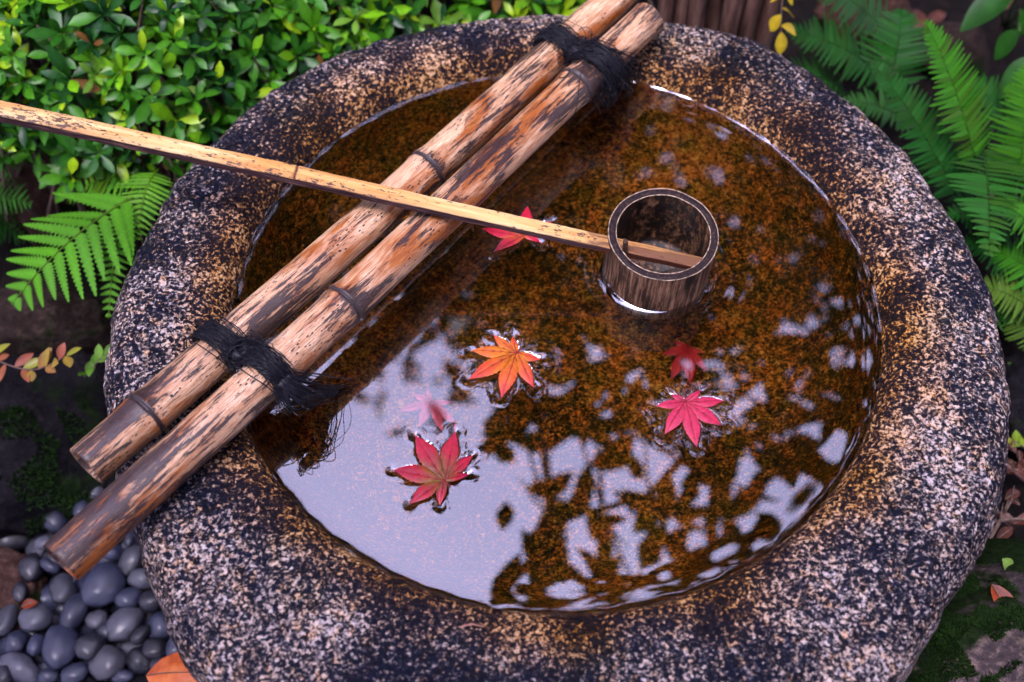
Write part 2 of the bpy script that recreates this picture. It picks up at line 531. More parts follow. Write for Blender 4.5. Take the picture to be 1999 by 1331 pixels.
def basin():
    NA = 880
    inner = [(0.0, -.116), (.06, -.115), (.12, -.112), (.175, -.104), (.208, -.085), (.231, -.052), (.244, -.022), (.2500, 0.0), (.2535, .0085), (.2600, .0160)]
    rim = [(.16, .0200), (.45, .0222), (.76, .0205), (.92, .0150), (1.0, .004)]
    side = [(.0055, -.014), (.006, -.045), (-.004, -.12), (-.02, -.21), (-.035, -.34)]
    sm = np.array([outer(t) for t in np.linspace(0, 2 * math.pi, NA, endpoint=False)])
    k = np.ones(9) / 9
    sm = np.convolve(np.r_[sm[-4:], sm, sm[:4]], k, 'valid')
    vs, fs = [], []
    rings = None
    for a in range(NA):
        th = 2 * math.pi * a / NA
        ro = sm[a] + 0.0032 * noise.fractal((math.cos(th) * 5, math.sin(th) * 5, 3.0), 0.8, 2.0, 3) \
            + 0.002 * noise.noise((math.cos(th) * 26, math.sin(th) * 26, 7.0))
        prof = [(r, z) for r, z in inner[1:]] + [(.2600 + (ro - .2600) * s, z) for s, z in rim] + [(ro + d, z) for d, z in side]
        pr = catmull(prof, 8)
        if rings is None: rings = len(pr)
        c, s = math.cos(th), math.sin(th)
        for q, (r, z) in enumerate(pr):
            p = Vector((r * c, r * s, z + ZW))
            amp = 1.0 if z > -0.004 else 0.6
            d = 0.0022 * noise.fractal(p * 17, 0.9, 2.0, 3) + 0.0012 * noise.noise(p * 120) + 0.0010 * noise.noise(p * 270)
            if abs(z) < 0.008 and r < .26: d *= 0.55
            d *= amp
            if z > 0.002 and r < ro - .004:
                p.z += d
            elif z <= 0.002 and r < .2:
                p.z += d
            else:
                sg = -1 if r < .262 else 1
                p.x += c * d * sg
                p.y += s * d * sg
            vs.append(p)
    for a in range(NA):
        b = (a + 1) % NA
        for q in range(rings - 1):
            fs.append((a * rings + q, b * rings + q, b * rings + q + 1, a * rings + q + 1)[::-1])
    ctr = len(vs)
    vs.append(Vector((0, 0, ZW - .116)))
    for a in range(NA):
        fs.append((ctr, a * rings, ((a + 1) % NA) * rings)[::-1])
    me = mk_mesh("stone_basin", vs, fs, STONE)
    bm = bmesh.new()
    bm.from_mesh(me)
    bmesh.ops.recalc_face_normals(bm, faces=bm.faces)
    bm.to_mesh(me)
    bm.free()
    o = link("stone_basin", me)
    tag(o, "large round speckled granite water basin with a broad rough rim", "stone basin")


basin()

# ------------------------------------------------------------------ maple leaves (shape first: the water bends round them)
LEAFDEF = {
    'orange': dict(c=(1008.7, 689.9), tips=[(918.8, 685.8), (963, 655), (1000.8, 655), (1057, 700), (1042.4, 755), (978.7, 777), (915, 742)], w=1.0),
    'red': dict(c=(868, 939), tips=[(765.7, 918), (810, 850), (889.4, 842), (924, 887), (917, 925), (858.8, 988), (800, 985.5)], w=1.08),
    'pink': dict(c=(1337.5, 785), tips=[(1368, 762), (1413.5, 781), (1410.5, 829), (1360.8, 872), (1297, 848), (1280, 794), (1309, 770)], w=1.05),
    'under': dict(c=(1022, 462), tips=[(940, 447.6), (964, 494), (1056, 474), (1078, 431), (1030, 400), (985, 425)], w=1.0),
    'pale': dict(c=(843, 785), tips=[(776, 806), (804, 771), (834, 762), (884, 786), (894, 832), (865, 845), (818, 836)], w=0.8, deep=True),
    'dark': dict(c=(1343.6, 679), tips=[(1290, 695), (1313, 668), (1372, 690), (1381, 725), (1347.6, 752), (1308, 744)], w=1.0, deep=True),
}


def leaf_shape(d):
    """Centre, tips and sinus points of a palmate leaf as 2-D outline in the xy plane."""
    if d.get('deep'):
        zz = ZW - 0.095
        pt = lambda q: PR(q[0], q[1], zz)
    else:
        zz = ZW
        pt = lambda q: P(q[0], q[1], zz)
    c = pt(d['c'])
    tips = sorted([pt(t) for t in d['tips']], key=lambda t: math.atan2(t.y - c.y, t.x - c.x))
    n = len(tips)
    ang = [math.atan2(t.y - c.y, t.x - c.x) for t in tips]
    gaps = [(ang[(i + 1) % n] - ang[i]) % (2 * math.pi) for i in range(n)]
    gi = max(range(n), key=lambda i: gaps[i])
    sin = []
    for i in range(n):
        j = (i + 1) % n
        l0, l1 = (tips[i] - c).length, (tips[j] - c).length
        rr = 0.30 * min(l0, l1) + 0.05 * max(l0, l1)
        rr *= min(1.0, 0.55 + 0.5 / max(gaps[i], 0.5))
        if i == gi: rr *= 0.35
        a = ang[i] + gaps[i] * l1 / (l0 + l1) if i != gi else ang[i] + gaps[i] / 2
        sin.append(Vector((c.x + rr * math.cos(a), c.y + rr * math.sin(a), c.z)))
    edges = []          # per lobe: two side curves from sinus to tip
    K = 16
    for i in range(n):
        T = tips[i]
        L = (T - c).length
        lobes = []
        for S, sg in ((sin[i - 1], -1), (sin[i], 1)):
            ax = (T - c).normalized()
            nn = Vector((-ax.y, ax.x, 0)) * sg
            cur = []
            for k in range(K + 1):
                t = k / K
                p = S.lerp(T, t)
                bul = 0.108 * L * d['w'] * math.sin(math.pi * min(1, t * 1.02)) ** 0.9 * (1 - t) ** 0.35
                saw = (0.020 * L if k % 2 else -0.008 * L) * (1 - t) * (1 if 0 < k < K else 0)
                cur.append(p + nn * (bul + saw))
            lobes.append(cur)
        edges.append((T, lobes))
    return c, edges, gi, sin


LEAVES = {k: leaf_shape(v) for k, v in LEAFDEF.items()}

# ------------------------------------------------------------------ ladle placement (needed by the water)
CUP_C = P(1292, 612, ZW)                    # front foot of the cup at the waterline
CUP_R, CUP_H, CUP_T = 0.0412, 0.073, 0.0060
rimc = P(1295, 456, ZW + 0.052)
CUP_AX = Vector((0.018, -0.10, 1)).normalized()
CUP_BASE = rimc - CUP_AX * CUP_H


# ------------------------------------------------------------------ water
def water():
    NA, rads = 1100, []
    r = 0.0
    r = 0.012
    while r < 0.2520:
        rads.append(r)
        r += 0.0013 if r < 0.238 else 0.0005
    rads = np.array(rads)
    th = np.linspace(0, 2 * np.pi, NA, endpoint=False)
    RR, TT = np.meshgrid(rads, th, indexing='ij')
    X, Y = RR * np.cos(TT), RR * np.sin(TT)
    Z = 0.0015 * np.exp(-np.clip(0.2503 - RR, 0, None) / 0.0015)
    Z = Z * (1 + 0.3 * np.sin(TT * 9 + 1) + 0.25 * np.sin(TT * 23) + 0.25 * np.sin(TT * 61 + 2))
    # faint swell left by the dripping spout and the ladle
    for (ax, ay, k, a) in ((1, .3, 40, 2.2e-5), (-.5, 1, 55, 1.6e-5), (.7, -.8, 85, 0.8e-5)):
        Z += a * np.sin((X * ax + Y * ay) * k)
    Z += 2.0e-4 * np.sin((0.25 - RR) / 0.0032) * np.exp(-(0.25 - RR) / 0.008) * (0.6 + 0.4 * np.sin(TT * 5 + 2))
    # cup
    zc = ZW
    tcen = CUP_BASE + CUP_AX * ((zc - CUP_BASE.z) / CUP_AX.z)
    dc = np.hypot(X - tcen.x, Y - tcen.y) - CUP_R
    ca = np.arctan2(Y - tcen.y, X - tcen.x)
    am = 0.0019 * (0.22 + 0.78 * np.clip(np.cos(ca + 2.35), 0, 1) ** 1.5)
    Z += np.where(dc > 0, am * np.exp(-np.clip(dc, 0, None) / 0.0024), am)
    Z += np.where(dc > 0, 2.4e-4 * np.cos(dc / 0.0026) * np.exp(-np.clip(dc, 0, None) / 0.009), 0)
    # leaves afloat: dimples along the margin and under each curled tip
    for key in ('orange', 'red', 'pink', 'under'):
        c, edges, gi, sin = LEAVES[key]
        msk = np.hypot(X - c.x, Y - c.y) < 0.06
        ix = np.nonzero(msk)
        pts = np.array([(q.x, q.y) for T, lb in edges for cur in lb for q in cur])
        x, y = X[ix], Y[ix]
        dd = np.min(np.hypot(x[:, None] - pts[None, :, 0], y[:, None] - pts[None, :, 1]), axis=1)
        # inside test by winding round the outline
        poly = []
        for T, lb in edges:
            poly += lb[0] + lb[1][::-1]
        px_ = np.array([q.x for q in poly]); py_ = np.array([q.y for q in poly])
        ins = np.zeros(len(x), bool)
        for i in range(len(poly)):
            x0, y0, x1, y1 = px_[i - 1], py_[i - 1], px_[i], py_[i]
            hit = ((y0 > y) != (y1 > y)) & (x < (x1 - x0) * (y - y0) / (y1 - y0 + 1e-15) + x0)
            ins ^= hit
        ang = np.arctan2(y - c.y, x - c.x)
        wob = 0.55 + 0.45 * np.sin(ang * 11 + 1.3 * len(key)) + 0.3 * np.sin(ang * 29 + 2)
        h = -0.0005 * wob * np.exp(-dd / 0.0018) + 0.7e-4 * np.sin(dd / 0.0009 + ang * 7 + 2 * np.sin(ang * 13)) * np.exp(-dd / 0.0035)
        for T, lb in edges:
            dt = np.hypot(x - T.x, y - T.y)
            kk = 0.5 + 0.5 * math.sin(T.x * 900 + T.y * 500)
            h += -(0.0003 + 0.0004 * kk) * np.exp(-(dt / (0.0022 + 0.0014 * kk)) ** 2) + 0.00025 * np.exp(-((dt - 0.0055) / 0.0014) ** 2) * (0.4 + 0.6 * np.sin(ang * 17))
        Z[ix] += np.where(ins, -0.0016, h)
    keep = dc > -0.0030
    verts = np.c_[X.ravel(), Y.ravel(), (Z + ZW).ravel()]
    nr = len(rads)
    faces = []
    kf = keep
    for i in range(nr - 1):
        a = i * NA + np.arange(NA)
        b = i * NA + (np.arange(NA) + 1) % NA
        ok = kf[i] & kf[i + 1] & np.roll(kf[i], -1) & np.roll(kf[i + 1], -1)
        q = np.c_[a, b + 0, b + NA, a + NA][ok][:, ::-1]
        faces.append(q)
    faces = [tuple(f) for f in np.concatenate(faces).tolist()]
    ctr = len(verts)
    verts = np.r_[verts, [[0, 0, ZW + float(Z[0].mean())]]]
    faces += [(ctr, i, (i + 1) % NA) for i in range(NA)]
    me = mk_mesh("water", verts.tolist(), faces, WATER)
    if me.polygons[len(me.polygons) - 1].normal.z < 0:
        me.flip_normals()
    bm = bmesh.new(); bm.from_mesh(me)
    bad = [f for f in bm.faces if f.normal.z < 0]
    bmesh.ops.reverse_faces(bm, faces=bad)
    loose = [v for v in bm.verts if not v.link_faces]
    bmesh.ops.delete(bm, geom=loose, context='VERTS')
    bm.to_mesh(me); bm.free()
    tag(link("water", me), kind="structure")


water()


# ------------------------------------------------------------------ build the maple leaves
def build_leaf(key, cols, label, lift, group=None, stalk=None, curl=0.0025):
    c, edges, gi, sin = LEAVES[key]
    d = LEAFDEF[key]
    root = empty("maple_leaf", c)
    tag(root, label, "maple leaf", group)
    g = Geo()
    ctr, mid, tip, alt = cols
    K = 16
    vein = Geo()
    for i, (T, lb) in enumerate(edges):
        L = (T - c).length
        sgn = random.uniform(0.5, 1.2)

        def hgt(p):
            t = (p - c).length / max(L, 1e-4)
            return lift + 0.0012 * math.sin(min(t, 1) * 2.2 + i) - curl * sgn * max(0, t - 0.55) ** 2 * 3.2

        def colr(t, j):
            a = np.array(ctr) * (1 - min(1, t * 2.2)) + np.array(mid) * min(1, t * 2.2)
            a = a * (1 - max(0, t - .4) / .6) + np.array(tip) * max(0, t - .4) / .6
            q = 0.85 * max(0.0, noise.noise((i * 3.3 + 7.1 * len(key), t * 1.6, j * .4)) + .12)
            a = a * (1 - min(1, q)) + np.array(alt) * min(1, q)
            return tuple(float(x) for x in a) + (1.0,)
        for side, cur in enumerate(lb):
            vs, cs, fs = [], [], []
            for k in range(K + 1):
                t = k / K
                m_ = c.lerp(T, t)
                e = cur[k]
                h = m_.lerp(e, 0.5)
                for j, q in enumerate((m_, h, e)):
                    q2 = Vector((q.x, q.y, 0)) - Vector((c.x, c.y, 0))
                    q2.z = hgt(q) + (0.0, 0.0005, -0.0003)[j] * math.sin(math.pi * min(1, t + .1))
                    vs.append(q2)
                    cs.append(colr(t, j + side))
            for k in range(K):
                for j in range(2):
                    f = (k * 3 + j, k * 3 + j + 1, k * 3 + j + 4, k * 3 + j + 3)
                    fs.append(f if side == 0 else f[::-1])
            g.add(vs, fs, cs)
        pts = []
        for k in range(0, K, 1):
            q = c.lerp(T, k / K)
            pts.append(Vector((q.x - c.x, q.y - c.y, hgt(q) + 0.00005)))
        vein.tube(pts, [0.00042 * (1 - k / K * 0.8) for k in range(len(pts))], 5,
                  color=tuple(float(x) for x in np.array(tip) * 0.55) + (1.0,))
        for side in (0, 1):                      # side veins
            for k in (4, 7, 10):
                a = c.lerp(T, (k - 2.5) / K); b = lb[side][k].lerp(c.lerp(T, k / K), 0.15)
                ps = []
                for u in (0, .5, 1):
                    q = a.lerp(b, u)
                    ps.append(Vector((q.x - c.x, q.y - c.y, hgt(q) + 0.0001)))
                vein.tube(ps, [0.00022, 0.00018, 0.0001], 4, color=tuple(float(x) for x in np.array(mid) * 0.6) + (1.0,))
    link("blade", g.mesh("blade", MAPLE), root)
    link("veins", vein.mesh("veins", MAPLE), root)
    if stalk:
        st = Geo()
        pts = [Vector((0, 0, lift))] + [Vector(s) - c for s in stalk]
        pts = [Vector(q) for q in catmull(pts, 6)]
        st.tube(pts, [0.0006] * (len(pts) - 1) + [0.0009], 6, color=(0.25, 0.02, 0.02, 1))
        link("stalk", st.mesh("stalk", MAPLE), root)
    return root


build_leaf('orange', ((.50, .15, .010), (.58, .085, .014), (.52, .016, .030), (.66, .27, .008)),
           "orange red maple leaf with a yellow lobe floating mid basin", 0.0012,
           stalk=[P(1013, 684, ZW + .004), P(1018, 678, ZW + .002)])
build_leaf('red', ((.15, .10, .010), (.34, .008, .022), (.42, .007, .038), (.13, .022, .040)),
           "deep red maple leaf with greenish heart floating on the sky reflection", 0.0014,
           stalk=[P(874, 944, ZW + .003), P(884, 952, ZW - .004)])
build_leaf('pink', ((.44, .03, .06), (.49, .020, .075), (.46, .012, .05), (.52, .045, .095)),
           "bright pink red maple leaf floating below the ladle cup", 0.0012,
           stalk=[P(1339, 770, ZW - .002), P(1344, 758, ZW - .008)])
build_leaf('under', ((.46, .10, .02), (.50, .010, .045), (.50, .008, .03), (.5, .04, .03)),
           "crimson maple leaf floating half hidden under the ladle handle", 0.0012)
build_leaf('pale', ((.50, .03, .05), (.62, .05, .09), (.66, .06, .10), (.5, .03, .05)),
           "pale pink maple leaf sunk beneath the sky reflection", 0.003, curl=0.001)
build_leaf('dark', ((.42, .008, .010), (.52, .010, .012), (.46, .008, .010), (.38, .006, .008)),
           "dark red maple leaf sunk on the basin floor", 0.003, curl=0.001,
           stalk=[PR(1352, 655, ZW - .088), PR(1360, 630, ZW - .08)])

# ------------------------------------------------------------------ bamboo rest: two poles and two rope lashings
PR_A, PR_B = 0.0160, 0.0162
ZA = ZW + 0.043
A0, A1 = P(172, 912, ZA), P(1228, -22, ZA + .002)
A1 = A1 + (A1 - A0) * 0.03
B0, B1 = P(122, 1100, ZA), P(1268, 38, ZA + .002)


def along(a, b, u, v, z):
    p = P(u, v, z)
    d = (b - a)
    return (p - a).dot(d) / d.length


def pole(name, a, b, rad, nodes, mat, root, holes=()):
    L = (b - a).length
    NS = 26
    xs = sorted(set([round(L * k / 150, 5) for k in range(151)] + [round(n + o, 5) for n in nodes for o in
                    (-.014, -.009, -.006, -.004, -.0028, -.0016, -.0008, 0, .0008, .0016, .0028, .004, .006, .009, .014) if 0 < n + o < L]))
    vs, fs, cs = [], [], []

    def rr(x):
        r = rad * (1 - 0.05 * x / L) * (1 + 0.012 * noise.noise((x * 9, rad * 100, 1)))
        for n in nodes:
            d = x - n
            r += 0.0013 * math.exp(-(d / 0.0085) ** 2)
            r += 0.0005 * math.exp(-((d - 0.0022) / 0.0016) ** 2)
            r -= 0.0013 * math.exp(-((d + 0.0006) / 0.0010) ** 2)
        return r
    for x in xs:
        r = rr(x)
        nd = max([math.exp(-((x - n + .0005) / 0.0019) ** 2) + .5 * math.exp(-((x - n - .004) / 0.009) ** 2) for n in nodes] + [0])
        nd = max(nd, 0.2 * math.exp(-x / .006), 0.4 * math.exp(-(L - x) / .02))
        bow = 0.0016 * math.sin(math.pi * x / L * 2.0 + rad * 900)
        for j in range(NS):
            t = 2 * math.pi * j / NS
            q = r + 0.0004 * noise.noise((x * 20, math.cos(t) * 2, math.sin(t) * 2))
            vs.append((x, q * math.cos(t) + bow, q * math.sin(t)))
            cs.append((min(1, nd), 0, 0, 1))
    k = len(xs)
    for i in range(k - 1):
        for j in range(NS):
            fs.append((i * NS + j, i * NS + (j + 1) % NS, (i + 1) * NS + (j + 1) % NS, (i + 1) * NS + j)[::-1])
    for end, i0, dx in ((0, 0, 1), (1, (k - 1) * NS, -1)):       # cut ends: wall thickness, hollow, diaphragm
        x = xs[0] if end == 0 else xs[-1]
        base = len(vs)
        yoff = 0.0016 * math.sin(math.pi * x / L * 2.0 + rad * 900)
        for (rf, off) in ((.97, -dx * .0006), (.72, -dx * .0003), (.70, dx * .02)):
            for j in range(NS):
                t = 2 * math.pi * j / NS
                vs.append((x + off, rad * rf * math.cos(t) + yoff, rad * rf * math.sin(t)))
                cs.append((.35 if rf > .71 else 1, 0, 0, 1))
        loops = [list(range(i0, i0 + NS))] + [list(range(base + q * NS, base + (q + 1) * NS)) for q in range(3)]
        for q in range(3):
            for j in range(NS):
                f = (loops[q][j], loops[q][(j + 1) % NS], loops[q + 1][(j + 1) % NS], loops[q + 1][j])
                fs.append(f if end == 0 else f[::-1])
        fs.append(tuple(loops[3]) if end == 0 else tuple(loops[3][::-1]))
    me = mk_mesh(name, vs, fs, mat, True, cs)
    bm = bmesh.new(); bm.from_mesh(me); bmesh.ops.recalc_face_normals(bm, faces=bm.faces); bm.to_mesh(me); bm.free()
    o = link(name, me, root)
    o.location = a - root.location
    o.rotation_euler = frame_to(b - a).to_euler()
    return o


rest = empty("bamboo_rest", (A0 + B1) / 2 - Vector((0, 0, .02)))
tag(rest, "two weathered bamboo poles lashed side by side across the basin", "bamboo rest")
nA = [along(A0, A1, 303, 812, ZA + .012), along(A0, A1, 838, 318, ZA + .012)]
nB = [along(B0, B1, 678, 585, ZA + .012), along(B0, B1, 1125, 152, ZA + .012)]
BAM_A, BAM_B = mat_bamboo("bamboo_pole_a", 1.0), mat_bamboo("bamboo_pole_b", 2.3, 0.008)
poleA = pole("pole", A0, A1, PR_A, nA, BAM_A, rest)
poleB = pole("pole", B0, B1, PR_B, nB, BAM_B, rest)
# the bored hole beside pole B's upper node
hp = P(1103, 148, ZA + PR_B * .9)
g = Geo()
axis = (B1 - B0).normalized()
s = (hp - B0).dot(axis)
cc = B0 + axis * s
nrm = (hp - cc).normalized()
rim_p = cc + nrm * PR_B * 0.985
ux = axis
uy = nrm.cross(ux)
vs = []
for (rr_, hh) in ((.0052, .0007), (.0040, .0010), (.0036, -.0002), (.0030, -.0006)):
    for j in range(20):
        t = 2 * math.pi * j / 20
        k = rr_ * math.sin(t)
        sag = PR_B - math.sqrt(max(0, PR_B ** 2 - k * k))
        vs.append(rim_p + ux * rr_ * math.cos(t) * 1.15 + uy * k + nrm * (hh - sag))
fs = [(q * 20 + j, q * 20 + (j + 1) % 20, (q + 1) * 20 + (j + 1) % 20, (q + 1) * 20 + j) for q in range(3) for j in range(20)] + [tuple(range(60, 80))]
g.add([v - B0 for v in vs], fs)
HOLE = mat_plain("hole_dark", [(0.3, (0.004, 0.004, 0.003)), (0.7, (0.03, 0.03, 0.01))], 300, 0.6)  # the hole's dark inside is put into the colour of a shallow dish
o = link("peg_hole", g.mesh("peg_hole", HOLE), poleB)
o.rotation_euler = frame_to(B1 - B0).inverted().to_euler()


def lashing(sA, sB, width, slope, n_str, tail_pts, seed, clump=False, tail_n=70):
    """Fibrous rope wound over both poles at distance sA / sB along them, with a frayed tail."""
    rnd = random.Random(seed)
    e = ((A1 - A0).normalized() + (B1 - B0).normalized()).normalized()
    cA, cB = A0 + (A1 - A0).normalized() * sA, B0 + (B1 - B0).normalized() * sB
    u = cB - cA
    u = (u - e * u.dot(e))
    D = u.length
    u.normalize()
    zz = e.cross(u)
    if zz.z < 0: zz = -zz
    g = Geo()

    def path(lift):
        pts = []
        for k in range(13):
            ph = R(215 - k * 200 / 12)
            pts.append((math.cos(ph) * (PR_A + lift), math.sin(ph) * (PR_A + lift)))
        pts.append((D * .5, PR_A * .30 + lift * .6))
        for k in range(13):
            ph = R(165 - k * 215 / 12)
            pts.append((D + math.cos(ph) * (PR_B + lift), math.sin(ph) * (PR_B + lift)))
        return pts

    def world(pu, pz, a):
        return cA + u * pu + zz * pz + e * a
    m_ = 27
    for cord in range(3):                                       # the twisted cords
        cl, ch = path(.0024), path(.0034)
        ctr = [Vector(p) for p in catmull([world(q[0], q[1], (cord - 1) * width * .36 + slope * i / m_ + .0010 * math.sin(i * .9 + cord * 2)) for i, q in enumerate(cl)], 5)]
        out = [Vector(p) for p in catmull([world(q[0], q[1], (cord - 1) * width * .36 + slope * i / m_ + .0010 * math.sin(i * .9 + cord * 2)) for i, q in enumerate(ch)], 5)]
        for ply in range(3):
            pts = []
            for i in range(len(ctr)):
                n_ = (out[i] - ctr[i]).normalized()
                a = i * .42 + ply * 2.094 + cord
                pts.append(ctr[i] + n_ * math.cos(a) * .0016 + e * math.sin(a) * .0016)
            g.tube(pts, 0.0016, 6)
    for s_ in range(n_str):                                     # loose fibres over it
        lift = rnd.uniform(.0040, .0056)
        a0 = rnd.gauss(0, width * .30)
        twist = rnd.uniform(-.6, .6) * width
        ph, fr, am = rnd.uniform(0, 6.28), rnd.uniform(.4, 1.3), rnd.uniform(.0005, .0022)
        i0 = rnd.randint(0, 14)
        i1 = rnd.randint(max(i0 + 5, 9), m_)
        base = path(lift)
        pts = []
        for i in range(i0, i1):
            q = base[i]
            extra = rnd.uniform(-.0006, .0006) + (.0022 * rnd.random() ** 3 if i in (i0, i1 - 1) else 0)
            k = 1 + extra / .02
            pts.append(world(q[0] + rnd.uniform(-.0007, .0007), q[1] * k + extra + rnd.uniform(-.0004, .0010),
                             a0 + twist * (i / m_ - .5) + slope * i / m_ + am * math.sin(i * fr + ph)))
        if len(pts) < 3: continue
        g.tube([Vector(p) for p in catmull(pts, 2)], rnd.uniform(.00022, .00045), 4, cap=False)
    kc = world(D * .52, PR_A * .75, slope * .5)                 # the knot in the hollow between the poles
    for s_ in range(int(n_str * .8)):
        rr_ = rnd.uniform(.004, .0105)
        ax1 = Vector((rnd.gauss(0, 1), rnd.gauss(0, 1), rnd.gauss(0, .6))).normalized()
        ax2 = ax1.orthogonal().normalized()
        off = e * rnd.gauss(0, .006) + u * rnd.gauss(0, .009) + zz * rnd.uniform(-.003, .003)
        t0, dt = rnd.uniform(0, 6.28), rnd.uniform(1.5, 4.5)
        pts = []
        for i in range(8):
            t = t0 + dt * i / 7
            q = ax1 * math.cos(t) * rr_ * 1.2 + ax2 * math.sin(t) * rr_
            q = Vector((q.x, q.y, q.z * .55))
            pts.append(kc + off + q + Vector((rnd.uniform(-.0006, .0006),) * 3))
        g.tube([Vector(p) for p in catmull(pts, 2)], rnd.uniform(.00022, .00045), 4, cap=False)
    for k in range(5):
        q = kc + e * rnd.gauss(0, .004) + u * rnd.gauss(0, .004) - zz * .002
        g.tube([q - u * .008 - e * rnd.uniform(-.004, .004), q + zz * .002, q + u * .008 + e * rnd.uniform(-.004, .004)], [.002, .0048, .002], 7)
    o = link("lashing", g.mesh("lashing", ROPE), rest)
    o.location = -rest.location
    t = Geo()                                                   # the frayed end
    for s_ in range(tail_n):
        sp = rnd.gauss(0, 1)
        f = rnd.uniform(.35, 1.08)
        pts = []
        n = len(tail_pts)
        for i, q in enumerate(tail_pts):
            k = i / (n - 1)
            wdt = (.0045 + .0065 * math.sin(math.pi * min(1, k * 1.1))) * (1.4 if clump else 1)
            pts.append(q + e * sp * wdt + u * rnd.gauss(0, wdt * .4) + Vector((0, 0, rnd.uniform(-.002, .003) * (1 + k))))
        cut = [Vector(p) for p in catmull(pts, 5)]
        cut = cut[:max(4, int(len(cut) * min(1, f)))]
        if rnd.random() < .25:
            d = (cut[-1] - cut[-3]).normalized()
            b = d.cross(Vector((0, 0, 1)))
            for i in range(5):
                a = i * .7
                cut.append(cut[-1] + (d * math.cos(a) + b * math.sin(a) * rnd.choice((1, -1))) * .0017)
        t.tube(cut, rnd.uniform(.00022, .00048), 4, cap=False)
    for k in range(7):
        pts = [q + e * rnd.gauss(0, .0035) + Vector((0, 0, -.001)) for q in tail_pts]
        cut = [Vector(p) for p in catmull(pts, 4)]
        cut = cut[:int(len(cut) * rnd.uniform(.6, .95))]
        t.tube(cut, [.0032 * (1 - .75 * i / len(cut)) for i in range(len(cut))], 6)
    link("rope_tail", t.mesh("rope_tail", ROPE), o)


lashing(along(A0, A1, 432, 675, ZA + .016), along(B0, B1, 560, 738, ZA + .016) - .010, .0155, .014, 170,
        [P(548, 742, ZA + .018), P(585, 768, ZA + .004), P(606, 774, ZA - .016), P(640, 768, ZW + .006), P(690, 752, ZW - .006)], 11)
lashing(along(A0, A1, 1108, 92, ZA + .014), along(B0, B1, 1172, 118, ZA + .014) - .004, .018, .006, 190,
        [P(1172, 110, ZA + .018), P(1192, 140, ZA + .006), P(1200, 165, ZA - .014), P(1194, 190, ZW + .006), P(1180, 205, ZW - .004)], 12, clump=True, tail_n=120)

# ------------------------------------------------------------------ ladle
HW, HT = 0.0150, 0.0078
H_in = P(1352, 517, ZW + 0.0225)
H_cup = P(1190, 477, ZW + 0.043)
H_pole = P(800, 391, ZW + 0.0715)
hd = (H_cup - H_pole).normalized()
H_far = H_pole - hd * 0.40
H_end = H_cup + hd * (0.074)
ladle = empty("bamboo_ladle", CUP_BASE)
tag(ladle, "bamboo ladle resting its long flat handle on the two poles", "ladle")
HAND = mat_handle()


def handle():
    L = (H_end - H_far).length
    xn = (P(578, 342, ZW + .085) - H_far).dot(hd)
    xc = (H_cup - H_far).dot(hd)
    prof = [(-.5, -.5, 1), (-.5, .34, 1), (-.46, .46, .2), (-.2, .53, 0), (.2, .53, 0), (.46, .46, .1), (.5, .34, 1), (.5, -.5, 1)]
    xs = sorted([L * k / 120 for k in range(121)] + [xn + d for d in (-.006, -.003, -.0016, -.0008, 0, .0008, .0016, .003, .006)])
    vs, fs, cs = [], [], []
    for x in xs:
        k = (1.03 - .27 * x / L) * (1 + .05 * math.exp(-((x - xn) / .006) ** 2))
        dn = .0010 * math.exp(-((x - xn) / .0009) ** 2)
        wv = .0006 * noise.noise((x * 14, 1, 4))
        wob = .0008 * noise.noise((x * 5, 9, 4))
        for (a, b, s_) in prof:
            j = .0003 * noise.noise((x * 90, a * 5, b * 5))
            vs.append((x, a * HW * k + wob + j, b * HT * k - (dn if b > .3 else 0) + wv + j))
            cut = 1.0 if x > xc - .016 else 0.0
            nod = math.exp(-((x - xn) / .0011) ** 2)
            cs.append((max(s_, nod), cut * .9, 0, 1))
    n = len(prof)
    for i in range(len(xs) - 1):
        for j in range(n):
            fs.append((i * n + j, i * n + (j + 1) % n, (i + 1) * n + (j + 1) % n, (i + 1) * n + j))
    fs += [tuple(range(n))[::-1], tuple((len(xs) - 1) * n + j for j in range(n))]
    me = mk_mesh("handle", vs, fs, HAND, False, cs)
    bm = bmesh.new(); bm.from_mesh(me); bmesh.ops.recalc_face_normals(bm, faces=bm.faces); bm.to_mesh(me); bm.free()
    o = link("handle", me, ladle)
    o.location = H_far - ladle.location
    o.rotation_euler = frame_to(hd).to_euler()
    m = o.modifiers.new("bevel", 'BEVEL'); m.width = .0006; m.segments = 2; m.limit_method = 'ANGLE'; m.angle_limit = R(40)


handle()


